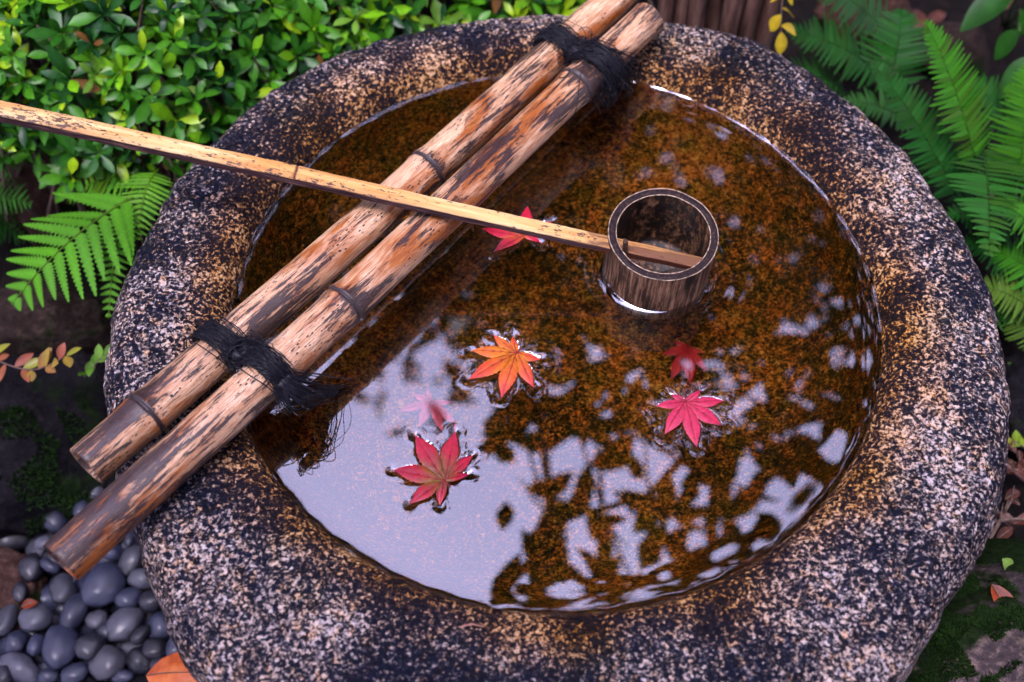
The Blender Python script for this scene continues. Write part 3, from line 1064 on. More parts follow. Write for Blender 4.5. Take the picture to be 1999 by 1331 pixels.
def cup():
    NS = 72

    def lathe(prof, mat, name, jit=.0003, parent=None):
        vs, fs = [], []
        for (r, z) in prof:
            for j in range(NS):
                t = 2 * math.pi * j / NS
                q = r * (1 + .012 * math.cos(2 * t + .6)) + jit * noise.noise((math.cos(t) * 9, math.sin(t) * 9, z * 60))
                vs.append((q * math.cos(t), q * math.sin(t), z + (.0007 * noise.noise((math.cos(t) * 3, math.sin(t) * 3, 5)) if z > .06 else 0)))
        for i in range(len(prof) - 1):
            for j in range(NS):
                fs.append((i * NS + j, i * NS + (j + 1) % NS, (i + 1) * NS + (j + 1) % NS, (i + 1) * NS + j))
        return vs, fs
    Ro, Ri, H = CUP_R, CUP_R - CUP_T, CUP_H
    rot = Vector((0, 0, 1)).rotation_difference(CUP_AX).to_euler()
    v1, f1 = lathe([(0.0005, 0), (Ro * .9, 0), (Ro * .97, .001), (Ro * .985, .004)] + [(Ro * (.985 + .015 * k / 10), .004 + (H - .0046) * k / 10) for k in range(11)], None, "")
    body = link("cup", mk_mesh("cup", v1, f1, mat_cup("cup_bark", 'out')), ladle)
    body.rotation_euler = rot
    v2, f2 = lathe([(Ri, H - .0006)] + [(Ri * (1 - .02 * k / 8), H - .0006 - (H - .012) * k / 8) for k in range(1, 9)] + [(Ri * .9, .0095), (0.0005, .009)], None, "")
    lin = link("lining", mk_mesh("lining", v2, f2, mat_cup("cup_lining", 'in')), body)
    v3, f3 = lathe([(Ro, H - .0006), (Ro - .0005, H), (Ri + .0005, H), (Ri, H - .0006)], None, "")
    link("rim", mk_mesh("rim", v3, f3, mat_cup("cup_end_grain", 'rim')), body)
    EDGE = mat_cup("cup_worn_edge", 'edge')
    for rr_ in (Ro - .0001, Ri + .0001):
        g = Geo()
        g.tube([Vector((rr_ * (1 + .012 * math.cos(2 * t + .6)) * math.cos(t), rr_ * (1 + .012 * math.cos(2 * t + .6)) * math.sin(t), H + .0007 * noise.noise((math.cos(t) * 3, math.sin(t) * 3, 5)) + .0001 * math.sin(17 * t)))
                for t in [2 * math.pi * j / 90 for j in range(91)]], .00042, 6, cap=False)
        link("rim_edge", g.mesh("rim_edge", EDGE), body)
    # little water left in the bottom
    vs = [(.008, .014, .0118)] + [(.008 + Ri * (.36 + .06 * math.sin(j * .8)) * math.cos(2 * math.pi * j / 40), .014 + Ri * (.30 + .05 * math.cos(j * .47)) * math.sin(2 * math.pi * j / 40), .0118) for j in range(40)]
    pud = link("puddle", mk_mesh("puddle", vs, [(0, j + 1, (j + 1) % 40 + 1) for j in range(40)], WATER), body)
    # wedge that locks the handle
    g = Geo()
    wp = P(1221, 482, ZW + .0475) - CUP_BASE
    vs = [(-.0022, -.0028, -.006), (.0022, -.0028, -.006), (.0022, .0028, -.006), (-.0022, .0028, -.006),
          (-.0018, -.0026, .0072), (.0014, -.0022, .0088), (.0016, .0024, .0058), (-.0020, .0026, .0078)]
    g.add([Vector(v) + wp for v in vs], [(3, 2, 1, 0), (4, 5, 6, 7), (0, 1, 5, 4), (1, 2, 6, 5), (2, 3, 7, 6), (3, 0, 4, 7)])
    link("wedge", g.mesh("wedge", mat_plain("wedge_wood", [(0.3, (.02, .010, .006)), (0.7, (.12, .06, .035))], 300, .6), False), ladle)


cup()


# ------------------------------------------------------------------ small leaf shapes
def blade_geo(L, W, bend=0.15, fold=0.2, n=4, peak=.58):
    """Leaf along +x, seen from +z; returns verts, faces."""
    vs, fs = [], []
    for k in range(n + 1):
        t = k / n
        w_ = W * .5 * (math.sin(math.pi * t ** (math.log(.5) / math.log(peak))) ** .8 if 0 < t < 1 else .04)
        x = L * t
        z = bend * L * math.sin(math.pi * t * .5) * (1 - t * .9)
        vs += [(x, -w_, z + fold * w_), (x, 0, z), (x, w_, z + fold * w_)]
    for k in range(n):
        for j in range(2):
            fs.append((k * 3 + j, k * 3 + 3 + j, k * 3 + 4 + j, k * 3 + 1 + j))
    return vs, fs


def leaf_mesh(name, L, W, col, mat, **kw):
    vs, fs = blade_geo(L, W, **kw)
    cols = []
    for (x, y, z) in vs:
        k = 1.0 + (.28 if abs(y) < 1e-6 else 0)
        cols.append((col[0] * k, col[1] * k, col[2] * k, 1))
    return mk_mesh(name, vs, fs, mat, True, cols)


def in_poly(x, y, poly):
    c = False
    j = len(poly) - 1
    for i in range(len(poly)):
        xi, yi = poly[i][0], poly[i][1]
        xj, yj = poly[j][0], poly[j][1]
        if (yi > y) != (yj > y) and x < (xj - xi) * (y - yi) / (yj - yi + 1e-12) + xi:
            c = not c
        j = i
    return c


def poly_dist(x, y, poly):
    b = 1e9
    for i in range(len(poly)):
        ax, ay = poly[i - 1][0], poly[i - 1][1]
        bx, by = poly[i][0], poly[i][1]
        dx, dy = bx - ax, by - ay
        t = max(0, min(1, ((x - ax) * dx + (y - ay) * dy) / (dx * dx + dy * dy + 1e-12)))
        b = min(b, math.hypot(x - ax - dx * t, y - ay - dy * t))
    return b


# ------------------------------------------------------------------ azalea hedge
def hedge():
    rnd = random.Random(21)
    zb = ZW - .02
    pix = [(-420, 180), (-120, 225), (50, 252), (165, 262), (258, 258), (395, 262), (545, 160), (690, 92), (860, 50), (1010, 34), (1080, 20), (1170, -70), (1280, -330), (900, -520), (200, -520), (-500, -300)]
    poly = [(P(u, v, zb).x, P(u, v, zb).y) for u, v in pix]
    xs, ys = [p[0] for p in poly], [p[1] for p in poly]
    root = empty("azalea_hedge", (-.45, .6, 0))
    tag(root, "bright green clipped azalea hedge of small glossy leaves behind the basin", "hedge")
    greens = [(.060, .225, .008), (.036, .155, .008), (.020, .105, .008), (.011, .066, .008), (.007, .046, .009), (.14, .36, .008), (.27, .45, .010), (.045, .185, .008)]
    meshes = []
    for k in range(10):
        c = greens[k % 8] if k < 8 else ((.13, .06, .015) if k == 8 else (.13, .28, .03))
        L = rnd.uniform(.027, .034)
        meshes.append(leaf_mesh("leaf", L, L * rnd.uniform(.36, .44), c, LEAF, bend=rnd.uniform(.05, .22), fold=rnd.uniform(.12, .3)))
    whorls = []
    tries = 0
    while len(whorls) < 2200 and tries < 120000:
        tries += 1
        x, y = rnd.uniform(min(xs), max(xs)), rnd.uniform(min(ys), max(ys))
        if not in_poly(x, y, poly): continue
        d = poly_dist(x, y, poly)
        f = 1 - math.exp(-d / .06)
        top = ZW - .055 + .115 * f + .022 * noise.noise((x * 9, y * 9, 0)) + .012 * noise.noise((x * 24, y * 24, 4))
        depth = rnd.choice((0, 0, 0, 1, 2))
        z = top - depth * rnd.uniform(.018, .03)
        if d < .06 and rnd.random() < .5:
            z = top - rnd.uniform(0, .13 if x > -.33 else .06)
        p = Vector((x, y, z))
        if any((p - q[0]).length < .0155 for q in whorls if abs(q[0].x - x) < .018): continue
        whorls.append((p, depth, d))
    stuff = Geo()
    ind = []
    # outward normal of the mound
    for (p, depth, d) in whorls:
        gx = poly_dist(p.x + .01, p.y, poly) - poly_dist(p.x - .01, p.y, poly)
        gy = poly_dist(p.x, p.y + .01, poly) - poly_dist(p.x, p.y - .01, poly)
        k = math.exp(-d / .07)
        nrm = Vector((-gx * 50 * k * 1.3, -gy * 50 * k * 1.3, 1 + rnd.uniform(-.2, .2))) + Vector((rnd.gauss(0, .38), rnd.gauss(0, .38), 0))
        nrm.normalize()
        t1 = nrm.orthogonal().normalized()
        rot0 = rnd.uniform(0, 6.28)
        size = rnd.uniform(.65, 1.08)
        young = rnd.random() < .17
        nl = rnd.randint(6, 10)
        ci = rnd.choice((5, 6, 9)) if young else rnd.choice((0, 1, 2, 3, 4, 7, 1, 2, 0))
        for i in range(nl):
            a = rot0 + i * 2.4
            el = R(72 - 60 * (1 - i / nl) + rnd.uniform(-12, 12)) if i > nl * .5 else R(rnd.uniform(-12, 38))
            dirn = (t1 * math.cos(a) + nrm.cross(t1) * math.sin(a)) * math.cos(el) + nrm * math.sin(el)
            sz = size * (1 - .45 * (i / nl)) * rnd.uniform(.8, 1.12)
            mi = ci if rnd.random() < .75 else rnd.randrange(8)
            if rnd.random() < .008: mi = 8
            xa = dirn.normalized()
            ya = nrm.cross(xa)
            ya = ya.normalized() if ya.length > 1e-4 else xa.orthogonal().normalized()
            za = xa.cross(ya)
            rot = Matrix((xa, ya, za)).transposed() @ Matrix.Rotation(rnd.uniform(-.35, .35), 3, 'X')
            base = p - nrm * .003 * i / nl + xa * .002
            u, v, zz = proj(base)
            vis = depth == 0 and -20 < u < 1150 and -20 < v < 420
            ind.append((zz if vis else 99, base, rot, sz, mi))
    ind.sort(key=lambda q: q[0])
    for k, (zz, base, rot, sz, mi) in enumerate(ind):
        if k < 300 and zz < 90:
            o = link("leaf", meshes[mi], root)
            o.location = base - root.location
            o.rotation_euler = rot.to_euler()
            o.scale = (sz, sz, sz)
        else:
            me = meshes[mi]
            vs = [base + rot @ (v.co * sz) for v in me.vertices]
            cs = [tuple(c.color) for c in me.color_attributes["tint"].data]
            stuff.add(vs, [tuple(f.vertices) for f in me.polygons], cs)
    tag(link("foliage", stuff.mesh("foliage", LEAF), root, -root.location), kind="stuff")
    st = Geo()
    for (p, depth, d) in whorls[::3]:
        b = Vector((p.x + rnd.gauss(0, .05), p.y + abs(rnd.gauss(.03, .04)), .02))
        m_ = p.lerp(b, .45) + Vector((rnd.gauss(0, .02), rnd.gauss(0, .02), 0))
        st.tube([b, m_, p - Vector((0, 0, .002))], [.0032, .002, .0009], 5)
    link("stems", st.mesh("stems", TWIG), root, -root.location)


hedge()


# ------------------------------------------------------------------ ferns
def pinna_mesh(L, W, col, teeth=9, lobed=.35, tip=None):
    """One leaflet along +x with scalloped margins."""
    n = teeth * 2
    vs, fs, cs = [], [], []
    for k in range(n + 1):
        t = k / n
        w_ = W * .5 * (1 - t) ** .55 * min(1, .72 + t * 2.2)
        w_ *= (1 if k % 2 else 1 - lobed)
        if k == n: w_ = W * .01
        z = -.10 * L * t * t
        for s_, zz in ((-1, -.10 * w_), (0, .0), (1, -.10 * w_)):
            vs.append((L * t + (w_ * .35 if s_ else 0), s_ * w_, z + zz))
            kk = 1.22 if s_ == 0 else 1.0
            cs.append((col[0] * kk, col[1] * kk, col[2] * kk, 1))
    for k in range(n):
        for j in range(2):
            fs.append((k * 3 + j, k * 3 + 3 + j, k * 3 + 4 + j, k * 3 + 1 + j))
    return mk_mesh("leaflet", vs, fs, FERN, True, cs)


def frond(root, base, tip, half, col, n=20, dense=1.0, arch=.03, swing=R(72), narrow=.55, pw=1.0, side_up=.15, lobed=.35, rnd=random, teeth=9, start=.10):
    base, tip = Vector(base), Vector(tip)
    L = (tip - base).length
    mid = base.lerp(tip, .5) + Vector((0, 0, arch))
    cur = [base.lerp(mid, t).lerp(mid.lerp(tip, t), t) for t in [k / 24 for k in range(25)]]
    g = Geo()
    g.tube([q - base for q in cur], [.0011 * (1 - .8 * k / 24) + .0002 for k in range(25)], 5, color=(col[0] * .9, col[1] * .75, col[2] * .8, 1))
    fr = link("frond", g.mesh("frond", FERN), root, base - root.location)
    n = int(n * dense)
    step = L * (1 - start) / n
    vars_ = [pinna_mesh(1.0, step * pw / half * rnd.uniform(1.0, 1.12), tuple(c * rnd.uniform(.8, 1.2) for c in col), teeth, lobed) for _ in range(3)]
    for k in range(n):
        t = start + (1 - start) * (k + .5) / n
        f = t * 24
        i = min(23, int(f))
        p = cur[i].lerp(cur[i + 1], f - i)
        tg = (cur[i + 1] - cur[i]).normalized()
        sd_ = tg.cross(Vector((0, 0, 1))).normalized()
        up = sd_.cross(tg)
        ln = half * (1 - max(0, (t - .35) / .65)) ** .72 * (narrow + (1 - narrow) * min(1, t / .38)) + .0015
        for s_ in (-1, 1):
            a = swing * (1 - .35 * max(0, t - .6)) + rnd.uniform(-.07, .07)
            d = tg * math.cos(a) + sd_ * s_ * math.sin(a) + up * (side_up + rnd.uniform(-.10, .10))
            xa = d.normalized()
            za = (up - xa * up.dot(xa)).normalized()
            ya = za.cross(xa)
            o = link("leaflet", rnd.choice(vars_), fr, p - base)
            o.rotation_euler = (Matrix((xa, ya, za)).transposed() @ Matrix.Rotation(rnd.uniform(-.3, .3), 3, 'X')).to_euler()
            q = ln * rnd.uniform(.82, 1.08)
            o.scale = (q, half * (.75 + .25 * q / half), q)
    return fr


rf = random.Random(5)
FG = (.040, .175, .009)
FD = (.015, .092, .011)


def fern(label, crown, fronds, group=None, wide=1.0, **kw):
    c = Vector(crown)
    root = empty("fern", c)
    tag(root, label, "fern", group)
    # short crown of stubs that the fronds grow from
    g = Geo()
    for k in range(7):
        a = k * 2.4
        g.tube([Vector((0, 0, -.03)), Vector((.006 * math.cos(a), .006 * math.sin(a), .004)), Vector((.013 * math.cos(a), .013 * math.sin(a), .02))], [.007, .005, .002], 6,
               color=(.03, .02, .01, 1))
    link("crown", g.mesh("crown", TWIG), root)
    for (b, t, half, col, opt) in fronds:
        o = dict(kw); o.update(opt)
        frond(root, b, t, half * wide, col, rnd=rf, **o)
        # stipe down to the crown
    return root


zf = ZW - .07
cR = P(1935, 420, .10)
fern("large fern with broad upright comb-like fronds right of the basin", cR, [
    (P(1912, 345, ZW - .10), P(1806, 42, ZW + .02), .034, FG, dict(n=24, arch=.02)),
    (P(1880, 410, ZW - .12), P(1702, 120, ZW - .02), .032, FD, dict(n=24, arch=.02)),
    (P(1915, 275, ZW - .10), P(1930, 500, ZW - .05), .036, (.03,.12,.015), dict(n=18, arch=.02)),
    (P(1975, 400, ZW - .12), P(2010, 120, ZW - .01), .036, FG, dict(n=22, arch=.03)),
    (P(1985, 470, ZW - .14), P(1850, 420, ZW - .10), .032, FD, dict(n=14)),
    (P(2000, 560, ZW - .16), P(1880, 470, ZW - .12), .034, FD, dict(n=16)),
    (P(1990, 300, ZW - .14), P(1890, 160, ZW - .09), .034, FD, dict(n=18)),
    (P(1900, 420, ZW - .15), P(1780, 300, ZW - .12), .030, FD, dict(n=18)),
    (P(2050, 520, ZW - .13), P(1940, 390, ZW - .07), .036, FG, dict(n=18)),
], dense=1.25, wide=1.22, pw=1.35, lobed=.14, side_up=.22)
cR2 = P(1725, 150, .08)
fern("dark green fern with overlapping fronds beside the stakes", cR2, [
    (P(1745, 170, ZW - .14), P(1535, 60, ZW - .09), .042, FD, dict(n=18)),
    (P(1750, 90, ZW - .14), P(1570, -40, ZW - .08), .044, (.028,.10,.02), dict(n=18)),
    (P(1660, 190, ZW - .15), P(1520, 150, ZW - .12), .034, FD, dict(n=14)),
    (P(1730, 200, ZW - .14), P(1760, 20, ZW - .08), .036, FD, dict(n=16)),
    (P(1790, 260, ZW - .15), P(1640, 200, ZW - .12), .026, (.025,.085,.02), dict(n=14)),
], dense=1.25, wide=1.22, pw=1.3, lobed=.25)
cR3 = P(1990, 620, .06)
fern("low fern with yellowing fronds beside the basin's right wall", cR3, [
    (P(2040, 640, ZW - .16), P(1905, 560, ZW - .13), .030, (.075, .19, .02), dict(n=14)),
    (P(2060, 600, ZW - .15), P(1940, 490, ZW - .12), .034, FG, dict(n=14)),
    (P(2030, 700, ZW - .19), P(1950, 610, ZW - .17), .022, (.10, .18, .015), dict(n=12)),
    (P(2050, 560, ZW - .17), P(1925, 640, ZW - .17), .030, FD, dict(n=14)),
], dense=1.25, wide=1.22, pw=1.25, lobed=.3)
cR4 = P(2030, 250, .08)
fern("fern arching in behind the broad leaves at the garden's edge", cR4, [
    (P(2060, 330, ZW - .12), P(1965, 170, ZW - .07), .040, FG, dict(n=18)),
    (P(2090, 420, ZW - .13), P(1950, 290, ZW - .09), .036, (.03,.12,.012), dict(n=18)),
], dense=1.25, wide=1.22, pw=1.3, lobed=.2)
cL = P(290, 350, .05)
fern("light green fern with long toothed leaflets left of the basin", cL, [
    (P(285, 372, ZW - .08), P(22, 595, ZW - .10), .070, (.10,.27,.014), dict(n=11, pw=1.2, swing=R(62), teeth=13, lobed=.42, narrow=.75, side_up=-.05)),
    (P(262, 362, ZW - .09), P(212, 622, ZW - .12), .022, (.095,.26,.014), dict(n=20, teeth=7, lobed=.4)),
    (P(300, 345, ZW - .09), P(130, 392, ZW - .11), .035, (.09,.27,.014), dict(n=14, teeth=9, lobed=.4)),
    (P(310, 330, ZW - .08), P(270, 470, ZW - .10), .030, (.10,.29,.014), dict(n=14, teeth=9, lobed=.4)),
])
cL2 = P(-60, 410, .05)
fern("deep green fern at the foot of the hedge", cL2, [
    (P(-70, 380, ZW - .13), P(58, 305, ZW - .12), .036, (.03,.12,.012), dict(n=14)),
    (P(-70, 400, ZW - .12), P(62, 400, ZW - .12), .040, (.03,.12,.012), dict(n=14)),
    (P(-60, 420, ZW - .13), P(50, 470, ZW - .16), .034, (.015,.075,.008), dict(n=14)),
], lobed=.3)


# ------------------------------------------------------------------ rocks
def rock(name, c, size, seed, mat, label, rz=0, rough=.22, flat=.0):
    bm = bmesh.new()
    bmesh.ops.create_icosphere(bm, subdivisions=5, radius=1)
    for v in bm.verts:
        p = v.co.copy()
        d = 1 + rough * noise.fractal(p * 1.3 + Vector((seed, 0, 0)), .9, 2.0, 4) + .05 * noise.noise(p * 5 + Vector((0, seed, 0))) + .018 * noise.noise(p * 14)
        # chipped facets
        for k in range(5):
            n = Vector((math.sin(seed * 7 + k * 2.1), math.cos(seed * 5 + k * 1.7), math.sin(seed + k * 1.3))).normalized()
            h = .72 + .12 * math.sin(seed + k)
            t = p.dot(n) * d
            if t > h: d *= (h + (t - h) * .25) / t
        v.co = Vector((p.x * size[0], p.y * size[1], p.z * size[2])) * d
    me = bpy.data.meshes.new(name)
    bm.to_mesh(me); bm.free()
    me.polygons.foreach_set("use_smooth", [True] * len(me.polygons))
    me.materials.append(mat)
    o = link(name, me, None, c)
    o.rotation_euler = (0, 0, rz)
    tag(o, label, "rock")
    return o


RK1 = mat_rock("brown_rock", [(0.3, (.014, .007, .005)), (0.5, (.065, .033, .025)), (0.68, (.16, .09, .07)), (0.8, (.28, .19, .16))], .25)
RK2 = mat_rock("grey_rock", [(0.3, (.005, .004, .004)), (0.5, (.026, .017, .014)), (0.68, (.085, .056, .044)), (0.8, (.18, .13, .11))], .30)
RK3 = mat_rock("dark_rock", [(0.3, (.002, .002, .003)), (0.5, (.008, .007, .009)), (0.7, (.026, .020, .022)), (0.85, (.07, .05, .045))], .3)
RK4 = mat_rock("mossy_rock", [(0.3, (.012, .010, .014)), (0.48, (.06, .045, .045)), (0.6, (.22, .155, .13)), (0.75, (.42, .33, .29))], .85)
rock("rock", P(120, 372, .05), (.075, .06, .06), 1.0, RK1, "reddish brown rock between the hedge and the ferns")
rock("rock", P(240, 330, .07), (.06, .05, .05), 2.2, RK1, "small brown rock half hidden under the hedge")
rock("rock", P(55, 640, .10), (.085, .038, .05), 3.1, RK2, "flat grey brown rock behind the yellow sprig", rz=.1)
rock("rock", P(70, 850, .02), (.115, .115, .085), 4.6, RK3, "large dark mossy rock beside the pebbles", rz=.4)
rock("rock", P(150, 740, .03), (.075, .05, .06), 5.2, RK3, "dark rock wedged against the basin's left side")
rock("rock", P(15, 1150, .015), (.034, .042, .03), 6.1, RK1, "angular reddish stone at the edge of the pebbles", rz=.6)
rock("rock", P(1905, 1330, .12), (.16, .125, .10), 7.7, RK4, "speckled rock with green moss at the basin's foot", rz=-.5, rough=.16)
rock("rock", P(2010, 790, .08), (.05, .05, .04), 8.2, RK3, "dark rock right of the basin among dead leaves")
rock("rock", P(1690, 30, .10), (.06, .05, .06), 9.3, RK1, "orange brown rock behind the dark ferns")
rock("rock", P(1860, 110, .07), (.05, .05, .035), 10.3, RK2, "low grey stone on the soil between the ferns")

# moss cushions on the basin-foot rock
def moss(host_px, z, n, spread, label):
    rnd = random.Random(int(host_px[0]))
    c = P(host_px[0], host_px[1], z)
    dg = bpy.context.evaluated_depsgraph_get()
    g = Geo()
    for k in range(n):
        a, r = rnd.uniform(0, 6.28), spread * math.sqrt(rnd.random())
        x, y = c.x + r * math.cos(a), c.y + r * math.sin(a)
        if noise.noise((x * 40, y * 40, 3)) < -.05: continue
        hit, loc, nrm, _, ob, _ = SC.ray_cast(dg, Vector((x, y, z + .15)), Vector((0, 0, -1)))
        if not hit or not ob.name.startswith("rock"): continue
        h = rnd.uniform(.002, .0048)
        d = (nrm + Vector((rnd.gauss(0, .5), rnd.gauss(0, .5), 0))).normalized()
        s_ = d.orthogonal().normalized() * rnd.uniform(.0006, .0012)
        kcol = rnd.uniform(.6, 1.3)
        g.add([loc - s_, loc + s_, loc + d * h + s_ * .6, loc + d * h - s_ * .2],
              [(0, 1, 2, 3)], (.012 * kcol, .036 * kcol, .004 * kcol, 1))
    o = link("moss", g.mesh("moss", TREE))
    tag(o, label, "moss", kind="stuff")


bpy.context.view_layer.update()
moss((1850, 1215), .19, 14000, .055, "green moss cushion on the rock at the basin's foot")
moss((1790, 1300), .20, 12000, .055, "green moss cushion on the rock at the basin's foot")
moss((60, 900), .10, 7000, .06, "dark moss on the large rock beside the pebbles")

# ------------------------------------------------------------------ pebbles
PEB = {
    'slate': (mat_pebble("slate_pebble", (.010, .012, .025), (.036, .041, .076)), "smooth slate blue river pebble in the bed beside the basin", "slate blue pebbles beside the basin"),
    'pale': (mat_pebble("pale_pebble", (.030, .031, .044), (.095, .097, .12)), "pale grey river pebble in the bed beside the basin", "pale grey pebbles beside the basin"),
    'dark': (mat_pebble("dark_pebble", (.005, .005, .008), (.016, .016, .024), .36), "charcoal black river pebble in the bed beside the basin", "charcoal pebbles beside the basin"),
    'vein': (mat_pebble("veined_pebble", (.016, .017, .028), (.05, .05, .075), .38, True), "blue grey pebble with pale veins in the bed beside the basin", "veined pebbles beside the basin"),
}
PM = {}
for k, (mat, _, _) in PEB.items():
    PM[k] = []
    for j in range(5):
        bm = bmesh.new()
        bmesh.ops.create_icosphere(bm, subdivisions=3, radius=1)
        for v in bm.verts:
            p = v.co.copy()
            d = 1 + .27 * noise.noise(p * .9 + Vector((j * 5.3, len(k) * 1.7, j))) + .09 * noise.noise(p * 2.2 + Vector((j, 0, 9)))
            v.co = p * d
        me = bpy.data.meshes.new("pebble")
        bm.to_mesh(me); bm.free()
        me.polygons.foreach_set("use_smooth", [True] * len(me.polygons))
        me.materials.append(mat)
        PM[k].append(me)
rp = random.Random(3)


def pebble(c, sx, sy, sz, rz, kind, tilt=.25, label=None):
    o = link("pebble", rp.choice(PM[kind]), None, c)
    o.scale = (sx, sy, sz)
    o.rotation_euler = (rp.uniform(-tilt, tilt), rp.uniform(-tilt, tilt), rz)
    big = "large" if max(sx, sy) > .023 else "medium" if max(sx, sy) > .016 else "small"
    shp = "oval" if max(sx, sy) > 1.22 * min(sx, sy) else "rounded"
    tag(o, label or f"{big} {shp} {PEB[kind][1]}", "pebble", label is None and f"{big} {shp} {PEB[kind][2]}" or None)
    return o


S = .3238
PL = [(325, 335, 180, 200, 25, 'slate'), (570, 180, 130, 120, 0, 'pale'), (485, 290, 90, 110, 0, 'slate'), (260, 495, 115, 75, 5, 'pale'),
      (185, 645, 150, 150, 0, 'dark'), (295, 630, 130, 70, -25, 'slate'), (372, 775, 150, 175, 20, 'pale'), (620, 760, 230, 265, -20, 'slate'),
      (670, 555, 110, 100, 0, 'slate'), (790, 600, 135, 160, -20, 'pale'), (780, 468, 75, 95, 0, 'slate'), (865, 705, 170, 120, 10, 'pale'),
      (765, 830, 165, 115, 5, 'slate'), (915, 845, 140, 115, 0, 'dark'), (445, 910, 165, 215, -15, 'slate'), (208, 945, 195, 150, 15, 'pale'),
      (35, 950, 120, 200, -5, 'pale'), (585, 955, 120, 115, 0, 'vein'), (750, 985, 190, 200, -40, 'vein'), (980, 985, 175, 165, 10, 'slate'),
      (650, 1020, 150, 120, 0, 'slate'), (845, 1045, 90, 120, -35, 'dark'), (95, 1090, 135, 135, 0, 'slate'), (212, 1110, 90, 135, -5, 'slate'),
      (365, 1125, 205, 260, 12, 'slate'), (542, 1115, 160, 160, 0, 'dark'), (640, 1222, 215, 175, 35, 'vein'), (930, 1130, 150, 120, -20, 'dark'),
      (1068, 1118, 130, 165, -15, 'slate'), (845, 1195, 160, 150, 0, 'dark'), (1180, 1168, 95, 95, 0, 'slate'), (120, 1245, 255, 150, -20, 'vein'),
      (450, 1290, 165, 125, 30, 'slate'), (290, 1295, 140, 95, 20, 'slate'), (20, 1295, 110, 110, 0, 'dark'), (735, 1300, 130, 80, 0, 'slate'),
      (960, 1225, 110, 90, 0, 'dark'), (1040, 1290, 120, 100, 0, 'slate'), (120, 790, 95, 110, 10, 'dark'), (415, 270, 80, 80, 0, 'dark')]
PLAB = {(620, 760): "largest slate blue pebble, just below the lower pole's cut end", (325, 335): "slate pebble lying between the dark rock and the lower pole",
        (1180, 1168): "slate pebble touching the basin just above the glossy orange leaf", (120, 1245): "broadest veined pebble, well away from the basin",
        (640, 1222): "large striped pebble left of the glossy orange leaf", (260, 495): "flat pale pebble beside the lower pole's cut end",
        (570, 180): "pale pebble showing between the two pole ends", (35, 950): "tall pale pebble next to the angular reddish stone",
        (865, 705): "pale greenish pebble touching the basin wall", (185, 645): "charcoal pebble between the reddish stone and the lower pole's end"}
placed = []
for (x, y, w_, h_, a, kd) in PL:
    u, v = x * S, 900 + y * S
    zc = .034 + rp.uniform(-.006, .006)
    c = P(u, v, zc)
    dep = proj(c)[2]
    sx = w_ * S * dep / F_PX * .5
    sy = h_ * S * dep / F_PX * .5 * 1.08
    sx, sy = sx * 1.04, sy * 1.04
    pebble(c, sx, sy, min(sx, sy) * .72, R(a), kd, .12, PLAB.get((x, y)))
    placed.append((c, max(sx, sy)))
for k in range(900):                          # the layer beneath and the bed outside the picture
    if len(placed) > 175: break
    u, v = rp.uniform(-260, 470), rp.uniform(880, 1560)
    zc = .008 + rp.uniform(-.004, .006)
    c = P(u, v, zc)
    if math.hypot(c.x, c.y) < .355 or u < 110 - (v - 900) * .6 and v < 1080: continue
    s_ = rp.uniform(.011, .019)
    inview = -30 < u < 430 and v < 1345
    if any((Vector((q.x, q.y, 0)) - Vector((c.x, c.y, 0))).length < (r_ + s_) * (.55 if inview else .82) and (abs(q.z - c.z) < .02 or not inview) for q, r_ in placed): continue
    if not inview: c.z += .014
    pebble(c, s_ * rp.uniform(.85, 1.3), s_ * rp.uniform(.8, 1.1), s_ * .7, rp.uniform(0, 3.14), rp.choice(('dark', 'slate', 'slate', 'pale', 'dark')), .3)
    placed.append((c, s_))


# ------------------------------------------------------------------ fallen leaves, sprigs, stakes and twigs
def mat_dead(name, c0, c1, c2):
    m = M(name)
    n = m.noise(m.coord(), 70, 4, .6)
    st = m.noise(m.coord((60, 400, 60)), 1.0, 3)
    col = m.ramp(n, [(0.3, c0), (0.5, c1), (0.7, c2)])
    return m.bsdf(col, .42, m.bump(st, .4, .001), spec=.22, translucent=.12)


def dead_leaf(label, a, b, W, mat, curl=.25, cat="fallen leaf", fold=.35, group=None, name="fallen_leaf", roll=0.0):
    a, b = Vector(a), Vector(b)
    L = (b - a).length
    root = empty(name, a)
    tag(root, label, cat, group)
    n = 12
    vs, fs = [], []
    for k in range(n + 1):
        t = k / n
        w_ = W * .5 * (math.sin(math.pi * t ** .85) ** .75 if 0 < t < 1 else .03)
        for j in range(7):
            s_ = (j - 3) / 3
            vs.append((L * t, w_ * s_, curl * L * math.sin(math.pi * t) * .35 + fold * w_ * abs(s_) ** 1.4 + .0008 * noise.noise((t * 9, s_ * 3, L * 50))))
    for k in range(n):
        for j in range(6):
            fs.append((k * 7 + j, k * 7 + 7 + j, k * 7 + 8 + j, k * 7 + 1 + j))
    rot = frame_to(b - a) @ Matrix.Rotation(roll, 3, 'X')
    o = link("blade", mk_mesh("blade", vs, fs, mat), root)
    o.rotation_euler = rot.to_euler()
    g = Geo()
    g.tube([(L * t, 0, curl * L * math.sin(math.pi * t) * .35 + .0003) for t in [k / 10 for k in range(11)]], [.0007 * (1 - .07 * k) for k in range(11)], 5)
    o2 = link("midrib", g.mesh("midrib", TWIG), root)
    o2.rotation_euler = rot.to_euler()
    return root


